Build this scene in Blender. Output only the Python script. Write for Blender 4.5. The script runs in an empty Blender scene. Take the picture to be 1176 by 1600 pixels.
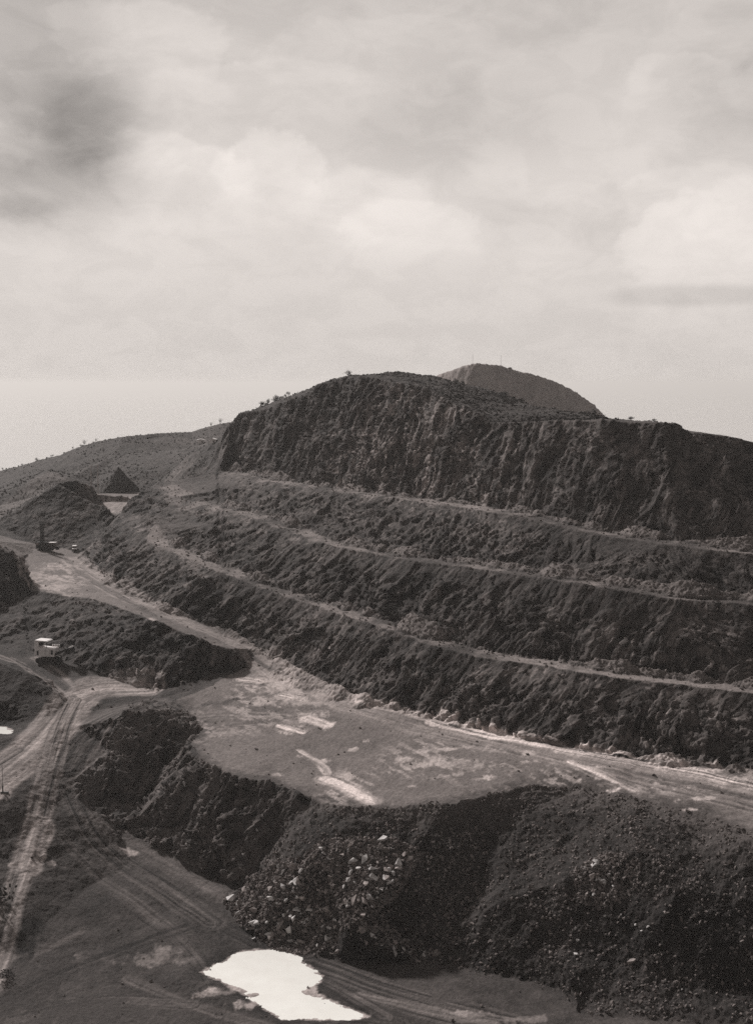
import bpy, bmesh, math, random
import numpy as np
from mathutils import Vector, Matrix, noise as mnoise
from mathutils.geometry import delaunay_2d_cdt

scene = bpy.context.scene
COL = scene.collection
R = math.radians
# ------------------------------------------------------------------ survey of the place
# The camera stands at the origin; x right, y ahead, z up, metres. Control points of the
# terrain are entered as bearings (u, v on a 1176 x 1600 plate, focal length 2000) with a
# height or a range, and become fixed 3-D points.
FPX, CU, CV = 2000.0, 588.0, 800.0
PITCH = math.atan(200.0 / 2000.0)
cp, sp = math.cos(PITCH), math.sin(PITCH)

def ray(u, v):
    a = (u - CU) / FPX
    b = (v - CV) / FPX
    y = cp - b * sp
    z = -sp - b * cp
    return a / y, z / y            # x/y and z/y

def Z(u, v, z):
    ax, az = ray(u, v)
    d = z / az
    return (ax * d, d, z)

def D(u, v, d):
    ax, az = ray(u, v)
    return (ax * d, d, az * d)

def project(x, y, z):
    yc = y * cp - z * sp
    zc = y * sp + z * cp
    return CU + FPX * x / yc, CV - FPX * zc / yc

LINES = []
def line(*pts):
    LINES.append([np.array(p, float) for p in pts])
    return LINES[-1]

def zl(*t): return line(*[Z(*p) for p in t])
def dl(*t): return line(*[D(*p) for p in t])

# foot of the platform's back wall, then foot of the lowest terrace wall
T0 = zl((-160,818,-48),(-60,826,-51),(0,836,-53.5),(60,851,-57),(100,857,-58.5),(128,865,-59.5),(142,885,-60.3),(190,925,-61.5),(240,945,-62.5),
        (300,967,-65),(345,985,-67),(400,1015,-69.3),(480,1066,-73),(540,1088,-73.3),(600,1105,-73.5),
        (700,1130,-74),(800,1150,-74),(900,1168,-74),(1000,1185,-74),(1090,1195,-74),(1176,1208,-74),
        (1300,1222,-74),(1500,1245,-74))
B3 = dl((180,808,450),(230,845,405),(290,870,385),(345,895,366),(410,922,350),(480,945,334),(540,962,322),
        (600,982,310),(660,1003,298),(720,1020,290),(800,1035,281),(900,1050,270),(1000,1064,263),
        (1100,1076,257),(1176,1085,253),(1300,1098,248),(1500,1115,243))
B2 = dl((238,757,472),(270,778,450),(330,792,430),(400,810,402),(450,830,385),(500,848,365),(560,862,350),
        (620,873,337),(720,886,318),(800,898,305),(900,912,291),(1000,927,281),(1040,935,277),
        (1100,940,274),(1176,946,270),(1300,955,265),(1500,965,259))
B1 = dl((300,709,528),(345,737,480),(420,752,445),(500,765,415),(600,777,385),(700,790,358),(800,804,335),
        (860,820,322),(940,838,310),(1040,850,297),(1100,858,292),(1176,866,288),(1300,875,282),(1500,885,275))
def back(L, w, dz, skip=0):
    out = []
    for i in range(len(L)):
        a = L[max(i-1, 0)]; b = L[min(i+1, len(L)-1)]
        t = (b - a)[:2]; t = t / np.linalg.norm(t)
        n = np.array([-t[1], t[0]])
        if n[1] < 0: n = -n
        p = L[i].copy(); p[:2] += n * w; p[2] += dz
        if i >= skip: out.append(p)
    LINES.append(out)
    return out
K3 = back(B3, 5.6, .3, 1)
K2 = back(B2, 5.6, .3, 2)
K1 = back(B1, 5.6, .3, 1)
C0 = dl((334,714,500),(347,690,497),(360,660,495),(376,645,493),(400,641,485),(440,630,470),(470,620,458),
        (500,601,450),(540,590,440),(580,590,425),(620,597,412),(660,606,400),(700,625,388),(740,645,375),
        (768,661,366),(800,660,358),(863,657,345),(900,658,338),(942,655,332),(985,660,328),(1000,666,326),
        (1030,660,323),(1060,662,322),(1080,676,321),(1140,682,318),(1176,690,316),(1300,720,312),(1500,760,305))
RG = dl((400,648,560),(440,624,530),(540,587,470),(620,582,455),(660,585,460),(690,591,462),(740,603,455),(775,612,440),(817,631,420),
        (870,640,400),(942,653,365))
line(*[(x, y, z) for x, y, z in ((-70,620,-38),(-30,600,-30),(20,580,-28),(70,540,-34),(130,480,-45),(190,420,-55),(300,380,-70),(420,360,-90))])
# far rounded hill
FH = dl((560,640,1000),(640,594,960),(680,586,940),(690,583,930),(720,573,920),(745,566,915),(775,569,910),(800,578,905),(830,583,900),(870,596,900),
        (900,612,900),(930,635,900),(950,655,900),(990,690,900),(1060,740,900))
line((-120,800,-75),(0,790,-62),(100,780,-60),(180,780,-85),(240,780,-110))
line((-60,1120,-90),(60,1120,-60),(150,1100,-70),(240,1080,-120))
# left hills
SK = dl((-400,800,720),(-200,765,710),(0,735,700),(30,728,700),(60,719,700),(95,710,696),(130,697,690),(160,688,685),(190,682,680),(215,683,680),
        (240,684,682),(262,676,690),(300,675,700),(345,662,700),(420,652,700))
line((-450,860,-140),(-200,860,-130),(0,860,-120),(150,850,-130))
dl((-300,840,600),(0,762,640),(75,741,640),(120,738,630),(180,712,640),(240,706,650),(300,700,660))
dl((-200,845,540),(0,792,556),(40,757,580),(75,735,600),(110,744,590),(140,757,585))
BM = dl((-200,868,440),(-80,838,458),(0,821,470),(40,792,480),(65,772,486),(90,757,490),(120,752,495),(142,760,500),(154,772,502),(161,784,500))
zl((-200,842,-53),(0,808,-50),(60,775,-47.5),(130,768,-47.8))
TE = zl((138,801,-49.5),(175,803,-48),(200,806,-48.3),(215,800,-47.8))
TF = zl((152,770,-48),(185,769,-48),(226,769,-47.5),(236,783,-47.5))
dl((262,742,560),(300,724,590),(330,700,640))
# platform edge above the loading bay
E1 = zl((45,921,-61.5),(100,930,-61.8),(150,937,-62),(200,953,-62.5),(240,969,-62.8),(300,993,-65),(350,1013,-67),(386,1030,-70.4))
E0 = zl((42,1014,-71.5),(60,1020,-72),(110,1035,-72.5),(150,1052,-74),(215,1073,-76),(240,1085,-76.6),(285,1071,-74.8),(340,1050,-73),(386,1042,-72))
# left rock shoulder
LS = dl((-250,835,400),(-100,842,396),(0,851,392),(26,868,388),(33,898,382),(45,921,380))
dl((-250,862,425),(0,846,432),(40,866,430))
dl((47,917,383),(43,893,405),(45,868,432))
zl((-250,1000,-70),(-60,1000,-71),(0,1006,-71.3),(30,1013,-71.5))
# mound between the left track and the road
dl((-200,1018,312),(-60,1028,312),(0,1037,311),(40,1053,307),(64,1078,303))
dl((-200,1022,336),(0,1029,334),(30,1036,331),(75,1066,318),(103,1094,304.5))
zl((-200,1128,-77),(0,1126,-77.6),(40,1130,-77.8),(74,1122,-77.6),(94,1106,-77))
# left ground, road, track
zl((105,1080,-75.8),(130,1084,-76.4),(180,1080,-76.3))
zl((-200,1232,-83),(0,1217,-82.6),(60,1174,-80.6),(100,1140,-79),(118,1112,-77.8))
zl((-200,1160,-78.5),(0,1155,-79),(60,1140,-78.6))
zl((122,1135,-79.2),(95,1190,-82.5),(62,1280,-88),(34,1370,-93.5),(2,1490,-99.8),(-20,1560,-101.5))
zl((-100,1265,-85),(18,1248,-84.6),(20,1330,-91),(-150,1420,-97))
zl((-250,1500,-101),(0,1600,-102))
zl((150,1110,-78.3),(205,1100,-77.4),(230,1094,-77.0))
zl((130,1200,-84),(165,1165,-82.2))
dl((238,1110,293),(225,1132,290),(205,1175,283),(185,1215,275.5),(162,1258,268.5))
dl((268,1130,289),(262,1160,286.5),(254,1205,281),(226,1252,274.5))
# plateau edge
PE = zl((235,1094,-77.2),(250,1098,-76.2),(266,1098,-76.4),(300,1116,-77.6),(316,1140,-78.6),(296,1162,-79.3),(320,1192,-79.8),(372,1214,-80.2),
        (430,1226,-80.5),(480,1250,-80.8),(560,1263,-80.8),(620,1262,-80.5),(700,1258,-79.5),(780,1240,-78),
        (830,1226,-77.2),(900,1230,-77),(980,1246,-76.8),(1060,1264,-76.5),(1120,1280,-76.5),(1176,1302,-76.5),
        (1300,1330,-76.5),(1500,1370,-76))
zl((700,1185,-76.6),(800,1190,-75.6),(950,1210,-75))
zl((300,1078,-75.3),(400,1100,-75.5),(500,1150,-77),(520,1210,-79.3))
# foot of the spoil slope
FT = zl((112,1230,-86),(150,1272,-89.4),(190,1292,-92.5),(260,1336,-95.4),(330,1370,-97.5),(375,1388,-97.8),(350,1412,-98.8),(380,1452,-99.6),
        (430,1482,-100),(530,1500,-100),(650,1503,-99.6),(750,1520,-99.4),(830,1535,-99.2),(880,1550,-99),
        (905,1582,-99.2),(1000,1592,-98.5),(1100,1596,-97.5),(1176,1600,-97),(1350,1620,-96),(1600,1640,-95))
dl((645,1325,227.6),(612,1372,221.6),(570,1420,217.0),(545,1445,215.2))
dl((500,1330,227.8),(440,1390,223.8))
dl((770,1310,231),(750,1390,222.8),(725,1450,216.6))
dl((800,1400,216),(840,1470,208.6))
dl((1010,1402,207),(1060,1388,204.5),(1120,1395,203),(1176,1412,200.5),(1320,1430,197))
dl((1000,1330,213),(1100,1335,212),(1165,1345,206.5),(1300,1365,201))
dl((1030,1282,222),(1050,1288,220.8),(1120,1300,216.6),(1165,1316,209.5))
zl((1000,1480,-91.5),(1060,1540,-95.6),(1176,1550,-95))
zl((888,1534,-97),(904,1520,-96),(955,1503,-94.6),(1000,1512,-94.2))
zl((915,1560,-98.7),(960,1570,-98.3),(1010,1575,-97.6))
# pit floor
zl((120,1330,-92.8),(200,1345,-95.6),(300,1400,-98),(300,1480,-99.8))
zl((100,1420,-97.4),(150,1480,-100),(100,1560,-101.4))
zl((700,1600,-100.2),(820,1580,-99.9))
line((-200,150,-103),(0,150,-102),(200,150,-99))
line((-200,110,-104),(0,110,-103),(200,110,-99))
# surroundings falling to the sea
line((-1400,150,-140),(-700,600,-180),(-700,1000,-280),(-300,1100,-220),(-150,1400,-290),(300,1500,-295),(500,1000,-260),(900,600,-240),(1400,150,-200))
line((-1500,100,-300),(-1500,2200,-300),(1500,2200,-300),(1500,100,-300))
line((-330,330,-66),(-300,440,-58),(-420,600,-80),(-260,270,-80),(-260,200,-100),(-300,120,-110))
line((330,120,-95),(300,200,-85),(330,260,-55),(380,300,-60))

# ------------------------------------------------------------------ triangulated survey
pts, edges = [], []
for L in LINES:
    i0 = len(pts)
    for p in L: pts.append(p)
    for i in range(len(L) - 1): edges.append((i0 + i, i0 + i + 1))
P3 = np.array(pts)
v2, e2, f2, ov, oe, of = delaunay_2d_cdt([Vector(p[:2]) for p in pts], edges, [], 0, 1e-4)
V = np.zeros((len(v2), 3))
for i, (v, o) in enumerate(zip(v2, ov)):
    V[i, :2] = v
    if o:
        V[i, 2] = P3[o[0], 2]
    else:
        best = None
        for a, b in edges:
            A, B = P3[a], P3[b]
            d = B[:2] - A[:2]; t = np.clip(np.dot(np.array(v) - A[:2], d) / max(1e-9, d @ d), 0, 1)
            dist = np.linalg.norm(A[:2] + t * d - np.array(v))
            if best is None or dist < best[0]: best = (dist, A[2] + t * (B[2] - A[2]))
        V[i, 2] = best[1]
        print('crossing', [round(c) for c in project(*V[i])])

# ------------------------------------------------------------------ noise
_rng = np.random.RandomState(5)
LAT = _rng.uniform(-1, 1, (64, 64, 64)).astype(np.float32)
_ROT = np.linalg.qr(_rng.normal(size=(3, 3)))[0].astype(np.float32)
def vnoise(x, y, z):
    xi = np.floor(x); yi = np.floor(y); zi = np.floor(z)
    fx = (x - xi).astype(np.float32); fy = (y - yi).astype(np.float32); fz = (z - zi).astype(np.float32)
    fx = fx*fx*fx*(fx*(fx*6-15)+10); fy = fy*fy*fy*(fy*(fy*6-15)+10); fz = fz*fz*fz*(fz*(fz*6-15)+10)
    x0 = xi.astype(np.int32) & 63; y0 = yi.astype(np.int32) & 63; z0 = zi.astype(np.int32) & 63
    x1 = (x0 + 1) & 63; y1 = (y0 + 1) & 63; z1 = (z0 + 1) & 63
    def g(a, b, c): return LAT[a, b, c]
    c00 = g(x0,y0,z0)*(1-fx) + g(x1,y0,z0)*fx
    c10 = g(x0,y1,z0)*(1-fx) + g(x1,y1,z0)*fx
    c01 = g(x0,y0,z1)*(1-fx) + g(x1,y0,z1)*fx
    c11 = g(x0,y1,z1)*(1-fx) + g(x1,y1,z1)*fx
    return (c00*(1-fy) + c10*fy)*(1-fz) + (c01*(1-fy) + c11*fy)*fz
def rot(x, y, z):
    r = _ROT
    return (r[0,0]*x + r[0,1]*y + r[0,2]*z, r[1,0]*x + r[1,1]*y + r[1,2]*z, r[2,0]*x + r[2,1]*y + r[2,2]*z)
def fbm(x, y, z, octv=3, gain=.5, seed=0.):
    x = np.asarray(x, np.float32) + 17.3*seed; y = np.asarray(y, np.float32) + 5.1*seed; z = np.asarray(z, np.float32) + 31.7*seed
    s = 0; a = 1; n = 0
    for o in range(octv):
        x, y, z = rot(x, y, z)
        s = s + a * vnoise(x, y, z); n += a
        a *= gain; x = x*2.03 + 7.7; y = y*2.03 + 3.1; z = z*2.03 + 11.9
    return s / n
def ridged(x, y, z, octv=3, gain=.5, seed=0.):
    x = np.asarray(x, np.float32) + 13.3*seed; y = np.asarray(y, np.float32) + 9.1*seed; z = np.asarray(z, np.float32) + 21.7*seed
    s = 0; a = 1; n = 0
    for o in range(octv):
        s = s + a * (1 - 2*np.abs(vnoise(x, y, z))); n += a
        a *= gain; x = x*2.03 + 7.7; y = y*2.03 + 3.1; z = z*2.03 + 11.9
    return s / n
def _h(i, j, k, s):
    h = (i*73856093) ^ (j*19349663) ^ (k*83492791) ^ (s*2654435)
    h = (h ^ (h >> 13)) * 1274126177 & 0x7fffffff
    return ((h ^ (h >> 16)) & 0xffff).astype(np.float32) / 65535.
def facet(x, y, z, seed):
    """broken blocks: height with a random tilt per block, tone per block, nearness to a joint"""
    x = np.asarray(x, np.float64); bi = np.floor(x - .5).astype(np.int64); bj = np.floor(y - .5).astype(np.int64); bk = np.floor(z - .5).astype(np.int64)
    d1 = np.full(x.shape, 9., np.float32); d2 = d1.copy(); hh = np.zeros(x.shape, np.float32); tt = hh.copy()
    for oi in (0, 1):
        for oj in (0, 1):
            for ok in (0, 1):
                i, j, k = bi + oi, bj + oj, bk + ok
                px = x - i - .5 - (_h(i,j,k,seed) - .5)*.8; py = y - j - .5 - (_h(i,j,k,seed+1) - .5)*.8; pz = z - k - .5 - (_h(i,j,k,seed+2) - .5)*.8
                dd = (px*px + py*py + pz*pz).astype(np.float32)
                v = _h(i,j,k,seed+3) - .5 + .9*((_h(i,j,k,seed+4) - .5)*px + (_h(i,j,k,seed+5) - .5)*py + (_h(i,j,k,seed+6) - .5)*pz)
                near = dd < d1
                d2 = np.where(near, d1, np.minimum(d2, dd)); d1 = np.where(near, dd, d1)
                hh = np.where(near, v, hh); tt = np.where(near, _h(i,j,k,seed+7), tt)
    return hh, tt, np.sqrt(d2) - np.sqrt(d1)
def sstep(a, b, x):
    t = np.clip((x - a) / (b - a), 0, 1)
    return t*t*(3 - 2*t)

# ------------------------------------------------------------------ height table over bearing x range
def cols():
    fine = np.arange(-.312, .3121, .00066)
    l = np.linspace(-.46, -.312, 90)[:-1]; r = np.linspace(.312, .46, 90)[1:]
    return np.concatenate([l, fine, r])
A = cols(); NA = len(A)
NT = 3600
LD = np.linspace(math.log(112.), math.log(1450.), NT); DT = np.exp(LD)

def tri_eval(gx, gy, sel_fn=None):
    """height of the survey triangulation on a (col, row) table of plan points"""
    H = np.full(gx.shape, -300., np.float64)
    av = gx[:, 0] / DT[0] if False else A
    for f in f2:
        for k in range(1, len(f) - 1):
            a, b, c = V[f[0]], V[f[k]], V[f[k+1]]
            ys = np.array([a[1], b[1], c[1]]); xs = np.array([a[0], b[0], c[0]])
            y0, y1 = ys.min() - 5, ys.max() + 5
            if y1 < DT[0] or y0 > DT[-1]: continue
            j0 = np.searchsorted(DT, max(y0, DT[0])); j1 = np.searchsorted(DT, min(y1, DT[-1]))
            an = xs / np.maximum(ys, 100.)
            i0 = max(0, np.searchsorted(A, an.min() - .03) - 1); i1 = min(NA, np.searchsorted(A, an.max() + .03) + 1)
            if i1 <= i0 or j1 <= j0: continue
            X = gx[i0:i1, j0:j1]; Y = gy[i0:i1, j0:j1]
            det = (b[1]-c[1])*(a[0]-c[0]) + (c[0]-b[0])*(a[1]-c[1])
            if abs(det) < 1e-9: continue
            w0 = ((b[1]-c[1])*(X-c[0]) + (c[0]-b[0])*(Y-c[1])) / det
            w1 = ((c[1]-a[1])*(X-c[0]) + (a[0]-c[0])*(Y-c[1])) / det
            w2 = 1 - w0 - w1
            m = (w0 >= -1e-6) & (w1 >= -1e-6) & (w2 >= -1e-6)
            if m.any():
                h = w0*a[2] + w1*b[2] + w2*c[2]
                H[i0:i1, j0:j1][m] = h[m]
    return H
GX0 = A[:, None] * DT[None, :]; GY0 = np.repeat(DT[None, :], NA, 0)
# irregular edges: the survey lines wander a little on the ground
wamp = 1.0
WX = (1.3*fbm(GX0/14, GY0/14, 0*GX0, 2, .5, 1) + .75*fbm(GX0/3.2, GY0/3.2, 0*GX0, 3, .55, 2)) * wamp
WY = (1.3*fbm(GX0/14, GY0/14, 0*GX0+9, 2, .5, 3) + .75*fbm(GX0/3.2, GY0/3.2, 0*GX0+9, 3, .55, 4)) * wamp
HT = tri_eval(GX0 + WX, GY0 + WY)

def plan_dist(x, y, L, pad=25.):
    """distance to a polyline on plan, plus arc length and signed side"""
    d = np.full(x.shape, 1e6); s = np.zeros(x.shape); side = np.zeros(x.shape)
    acc = 0.
    P = [np.asarray(p)[:2] for p in L]
    for a, b in zip(P[:-1], P[1:]):
        lo = np.minimum(a, b) - pad; hi = np.maximum(a, b) + pad
        m = (x > lo[0]) & (x < hi[0]) & (y > lo[1]) & (y < hi[1])
        t = b - a; L2 = t @ t; ln = math.sqrt(L2)
        if m.any():
            px = x[m] - a[0]; py = y[m] - a[1]
            q = np.clip((px*t[0] + py*t[1]) / L2, 0, 1)
            dx = px - q*t[0]; dy = py - q*t[1]
            dd = np.hypot(dx, dy)
            old = d[m]; better = dd < old
            d[m] = np.where(better, dd, old)
            s[m] = np.where(better, acc + q*ln, s[m])
            side[m] = np.where(better, np.sign(t[0]*dy - t[1]*dx), side[m])
        acc += ln
    return d, s, side

# talus heaped against the feet of the terrace walls
TAL = np.zeros(HT.shape)
base0 = HT.copy()
for L, amp, sd, reach in ((T0[5:], 3.0, 1, 14), (K3, 4.0, 2, 4.0), (K2, 3.2, 3, 3.6), (K1, 3.0, 4, 3.6)):
    d, s, side = plan_dist(GX0, GY0, L, 14.)
    m = d < reach
    lz = np.interp(s[m], np.concatenate([[0], np.cumsum([np.linalg.norm(q[:2]-p[:2]) for p, q in zip(L[:-1], L[1:])])]), [p[2] for p in L])
    a = amp * np.clip(.30 + 1.2*fbm(s[m]/11., 0*s[m], 0*s[m]+sd*3, 3, .6, sd), .03, 1.0)*(1+.12*fbm(GX0[m]/1.3, GY0[m]/1.3, 0*s[m], 2, .6, sd))
    cone = lz + a - d[m]*(.70 if reach > 10 else .85)
    up = np.maximum(HT[m], cone)
    TAL[m] = np.maximum(TAL[m], np.clip((up - HT[m])/.6, 0, 1))
    HT[m] = up

def hit(u, v, z0=0.):
    """first point of the bare terrain on a bearing"""
    ax, az = ray(u, v)
    i = int(np.clip(np.searchsorted(A, ax), 0, NA-1))
    below = HT[i] >= az * DT
    j = int(np.argmax(below))
    d = DT[j]
    return np.array((ax*d, d, az*d))
def zat(x, y):
    i = int(np.clip(np.searchsorted(A, x / y), 0, NA-1)); j = int(np.clip(np.searchsorted(DT, y), 0, NT-1))
    return float(HT[i, j])
# ponds: hollows in the floor that hold water
POND_Z = -100.3
def hits(*uv): return [hit(*p) for p in uv]
def in_poly(x, y, poly):
    P = [np.asarray(p)[:2] for p in poly]
    inside = np.zeros(x.shape, bool)
    lo = np.min(P, 0); hi = np.max(P, 0)
    m = (x > lo[0]) & (x < hi[0]) & (y > lo[1]) & (y < hi[1])
    xx = x[m]; yy = y[m]; r = np.zeros(xx.shape, bool)
    for a, b in zip(P, P[1:] + P[:1]):
        if a[1] == b[1]: continue
        c = ((a[1] > yy) != (b[1] > yy)) & (xx < (b[0]-a[0])*(yy-a[1])/(b[1]-a[1]) + a[0])
        r ^= c
    inside[m] = r
    return inside
def poly_sd(x, y, poly, pad=12.):
    d, s, side = plan_dist(x, y, list(poly) + [poly[0]], pad)
    return np.where(in_poly(x, y, poly), -d, d)

POND_A = [Z(u, v, POND_Z) for u, v in ((318,1519),(345,1506),(372,1490),(400,1485),(440,1485),(462,1492),(470,1505),(490,1516),(500,1528),(488,1543),(494,1555),(522,1566),(572,1589),(540,1593),(470,1592),(440,1593),(425,1582),(405,1567),(372,1550),(345,1532))]
POND_C = [Z(u, v, -79.0) for u, v in ((-40,1138),(-10,1136),(8,1136),(18,1142),(14,1147),(0,1146),(-40,1149))]
gd = GX0 * 0
for poly, zz in ((POND_A, POND_Z), (POND_C, -79.0)):
    sd = poly_sd(GX0, GY0, poly, 14.)
    sd = sd + 1.0*fbm(GX0/3.2, GY0/1.1, 0*GX0, 4, .6, 7) + .8*fbm(GX0/1.0, GY0/2.2, 0*GX0, 4, .65, 9)
    bar, _s, _d = plan_dist(GX0, GY0, [Z(335,1541,zz), Z(390,1551,zz), Z(450,1550,zz), Z(505,1553,zz)], 6.)
    sd = sd + 3.2*np.exp(-(bar/1.5)**2)*np.clip(.55 + 1.1*fbm(GX0/2.2, GY0/2.2, 0*GX0, 3, .6, 8), 0, 1)
    m = sd < 8
    k = sstep(8, 1.0, sd)
    target = zz + np.clip(sd*.10, -.5, .5)
    HT = np.where(m, HT*(1-k) + target*k, HT)

# ------------------------------------------------------------------ resample every bearing by slope length
NROW = 1500
rowm = np.empty((NA, NROW)); zrow = np.empty((NA, NROW)); trow = np.empty((NA, NROW))
wfar = np.interp(DT, [112, 175, 185, 470, 540, 700, 1450], [.12, .3, 1, 1, .55, .4, .15])
for i in range(NA):
    dd = np.diff(DT); dz = np.diff(HT[i])
    m = np.sqrt((dd*.62)**2 + (np.clip(dz, -3, 3)*2.0)**2) / DT[1:] * wfar[1:]
    c = np.concatenate([[0], np.cumsum(m)])
    rowm[i] = np.interp(np.linspace(0, c[-1], NROW), c, DT)
# keep neighbouring bearings in step
ker = np.array([1, 2, 3, 2, 1.]); ker /= ker.sum()
pad = np.pad(rowm, ((2, 2), (0, 0)), 'edge')
rowm = sum(ker[k] * pad[k:k+NA] for k in range(5))
for i in range(NA):
    zrow[i] = np.interp(rowm[i], DT, HT[i]); trow[i] = np.interp(rowm[i], DT, TAL[i])
X = A[:, None] * rowm; Y = rowm.copy(); Zz = zrow.copy()
# wide smoothed slope
def normals(X, Y, Zv):
    ax = np.gradient(X, axis=0); ay = np.gradient(Y, axis=0); az = np.gradient(Zv, axis=0)
    bx = np.gradient(X, axis=1); by = np.gradient(Y, axis=1); bz = np.gradient(Zv, axis=1)
    nx = ay*bz - az*by; ny = az*bx - ax*bz; nz = ax*by - ay*bx
    l = np.sqrt(nx*nx + ny*ny + nz*nz) + 1e-12
    s = np.sign(nz + 1e-12)
    return nx/l*s, ny/l*s, nz/l*s
def blur(a, n=1):
    for _ in range(n):
        p = np.pad(a, 1, 'edge')
        a = (p[:-2,1:-1] + p[2:,1:-1] + p[1:-1,:-2] + p[1:-1,2:] + 2*a) / 6
    return a
nx, ny, nz = normals(X, Y, Zz)
NX, NY, NZ = (blur(v, 6) for v in (nx, ny, nz))
l = np.sqrt(NX**2 + NY**2 + NZ**2); NX /= l; NY /= l; NZ /= l
slope = np.degrees(np.arccos(np.clip(blur(nz, 3), -1, 1)))
# ------------------------------------------------------------------ zones of the ground
Z_HILL, Z_TERR, Z_WORK, Z_SPOIL, Z_PIT, Z_FAR = range(6)
def lp(L): return [np.asarray(p)[:2] for p in L]
PX, PY = A[:, None] * rowm, rowm      # plan position before relief
PX = PX + np.interp(0, [0, 1], [0, 0])
wx = 1.6*fbm(PX/4, PY/4, 0*PX, 5, .65, 21); wy = 1.6*fbm(PX/4, PY/4, 0*PX, 5, .65, 22)
QX, QY = PX + wx, PY + wy
work = in_poly(QX, QY, lp(T0)[1:] + lp(PE)[::-1][:-2] + lp(E0)[-1:] + lp(E1)[::-1] + lp(LS)[::-1][1:4] + [np.array((-150., 425.))])
upper = in_poly(QX, QY, lp(TE) + lp(TF)[::-1])
terr = in_poly(QX, QY, lp(T0)[6:] + lp(C0)[::-1] + [np.array((-90., 500.))] + lp(B3)[:1])
spoil = in_poly(QX, QY, lp(PE) + lp(FT)[::-1])
zone = np.full(X.shape, Z_HILL)
zone[(PY < 345)] = Z_PIT
zone[spoil] = Z_SPOIL
zone[terr] = Z_TERR
zone[work | upper] = Z_WORK
bay = in_poly(QX, QY, lp(E1) + lp(E0)[::-1]) | in_poly(QX, QY, lp(LS)[:5] + lp(E0)[:1] + [np.array((-90., 345.)), np.array((-260., 345.))])
bay |= in_poly(QX, QY, lp(BM)[2:] + lp(TE) + lp(T0)[6:1:-1])
zone[bay & ~work] = Z_TERR
hilltop = (zone == Z_HILL)
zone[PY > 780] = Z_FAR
zone[(zone == Z_PIT) & (PX > 40) & (PY > 235)] = Z_TERR

spl_m = blur((zone == Z_SPOIL).astype(float), 4)
mound = in_poly(QX, QY, [D(*p)[:2] for p in ((-200,1022,342),(0,1034,326),(30,1043,322),(48,1060,312),(66,1086,302))] + [Z(*p)[:2] for p in ((74,1122,-77.6),(40,1130,-77.8),(0,1126,-77.6),(-200,1128,-77))])
pit_m = blur((((zone == Z_PIT) | (zone == Z_WORK)) & ~bay).astype(float), 4)
hill_m = blur(((zone == Z_HILL)).astype(float), 4)
WF = sstep(13, 27, slope)*(1-pit_m) + sstep(31, 45, slope)*pit_m               # 1 on walls, 0 on floors
MID = sstep(10, 24, slope)
far = sstep(520, 600, PY)
talus = trow
rockw = WF * (1 - .85*talus) * (1 - .85*hill_m*sstep(300, 340, PY))
bermm = in_poly(QX, QY, lp(BM) + lp(T0)[6:1:-1])
rockw = rockw * (1 - .7*blur(bermm.astype(float), 4))
scree = spl_m * sstep(-26, -8, PX + 8*fbm(PX/12, PY/12, 0*PX, 2, .5, 61))
# bedding that leans across the faces
dn = fbm(X/26, Y/26, Zz/26, 2, .5, 71)
dip = [.16 + .36*sstep(-34, -48, Zz) + .30*dn, .20 + .15*dn, .86 + 0*X]
dl_ = np.sqrt(dip[0]**2 + dip[1]**2 + dip[2]**2); dip = [v_/dl_ for v_ in dip]
q = X*dip[0] + Y*dip[1] + Zz*dip[2]
SX, SY, SZ = X - q*dip[0]*.86, Y - q*dip[1]*.86, Zz - q*dip[2]*.86
r1 = ridged(SX/4.6, SY/4.6, SZ/4.6, 4, .6, 1)
r2 = ridged(SX/1.5, SY/1.5, SZ/1.5, 3, .6, 2)
f1 = fbm(X/2.2, Y/2.2, Zz/2.2, 4, .65, 3)
f2_ = fbm(X/.7, Y/.7, Zz/.7, 2, .65, 13)
f0 = fbm(X/10., Y/10., Zz/10., 3, .5, 4)
blk = np.round(fbm(X/3.2, Y/3.2, Zz/2.2, 3, .55, 9)*3.6)/3.6      # blocky relief of the upper cliff
UPT = np.clip(sstep(-40, -30, Zz) * sstep(300, 330, Y), 0, 1)
rr = rockw*(1 - .8*scree)
rmask = rr > .02
F1 = np.zeros(X.shape); T1 = np.full(X.shape, .5); F2 = F1.copy(); T2 = T1.copy(); J1 = np.ones(X.shape)
wq = .35*fbm(X[rmask]/1.7, Y[rmask]/1.7, Zz[rmask]/1.7, 2, .6, 77)
def lean(k): return [(v_[rmask] - q[rmask]*dip[n_][rmask]*k) for n_, v_ in enumerate((X, Y, Zz))]
lx, ly, lz = lean(.62)
F1[rmask], T1[rmask], J1[rmask] = facet(lx/3.2 + wq, ly/3.2 + wq, lz/3.2, 100)
lx, ly, lz = lean(.55)
F0 = np.zeros(X.shape); T0_ = np.full(X.shape, .5)
F0[rmask], T0_[rmask], _j = facet(lx/8.5 + 1.5*wq, ly/8.5 + 1.5*wq, lz/8.5, 300)
lx, ly, lz = lean(.5)
F2[rmask], T2[rmask], _j = facet(lx/1.05 + wq, ly/1.05, lz/1.05 + wq, 200)
calm = 1 - .5*sstep(25, 60, X)*sstep(-75, -45, Zz)
disp = rr*calm*(.28*r1 + 1.0*F0 + 1.0*F1 + .30*F2 + .12*f1 + .08*f2_ + 1.2*f0 + .5*blk*UPT - .25*sstep(.12, .0, J1))
disp += (1-rockw)*(.14*f1*(.35 + MID) + .07*f2_ + .15*f0)
disp += scree*(.8*f0 + .32*f1 + .12*f2_ + .10*r1)
rib = ridged(SX/6.5, SY/6.5, SZ/6.5, 4, .6, 81)
disp += spl_m*(1-scree)*(1.05*rib)
for L_ in (B3, B2, B1):
    d_, s_, sd_ = plan_dist(PX, PY, L_, 8.)
    disp *= 1 - .6*sstep(6, 2, d_)
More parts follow.
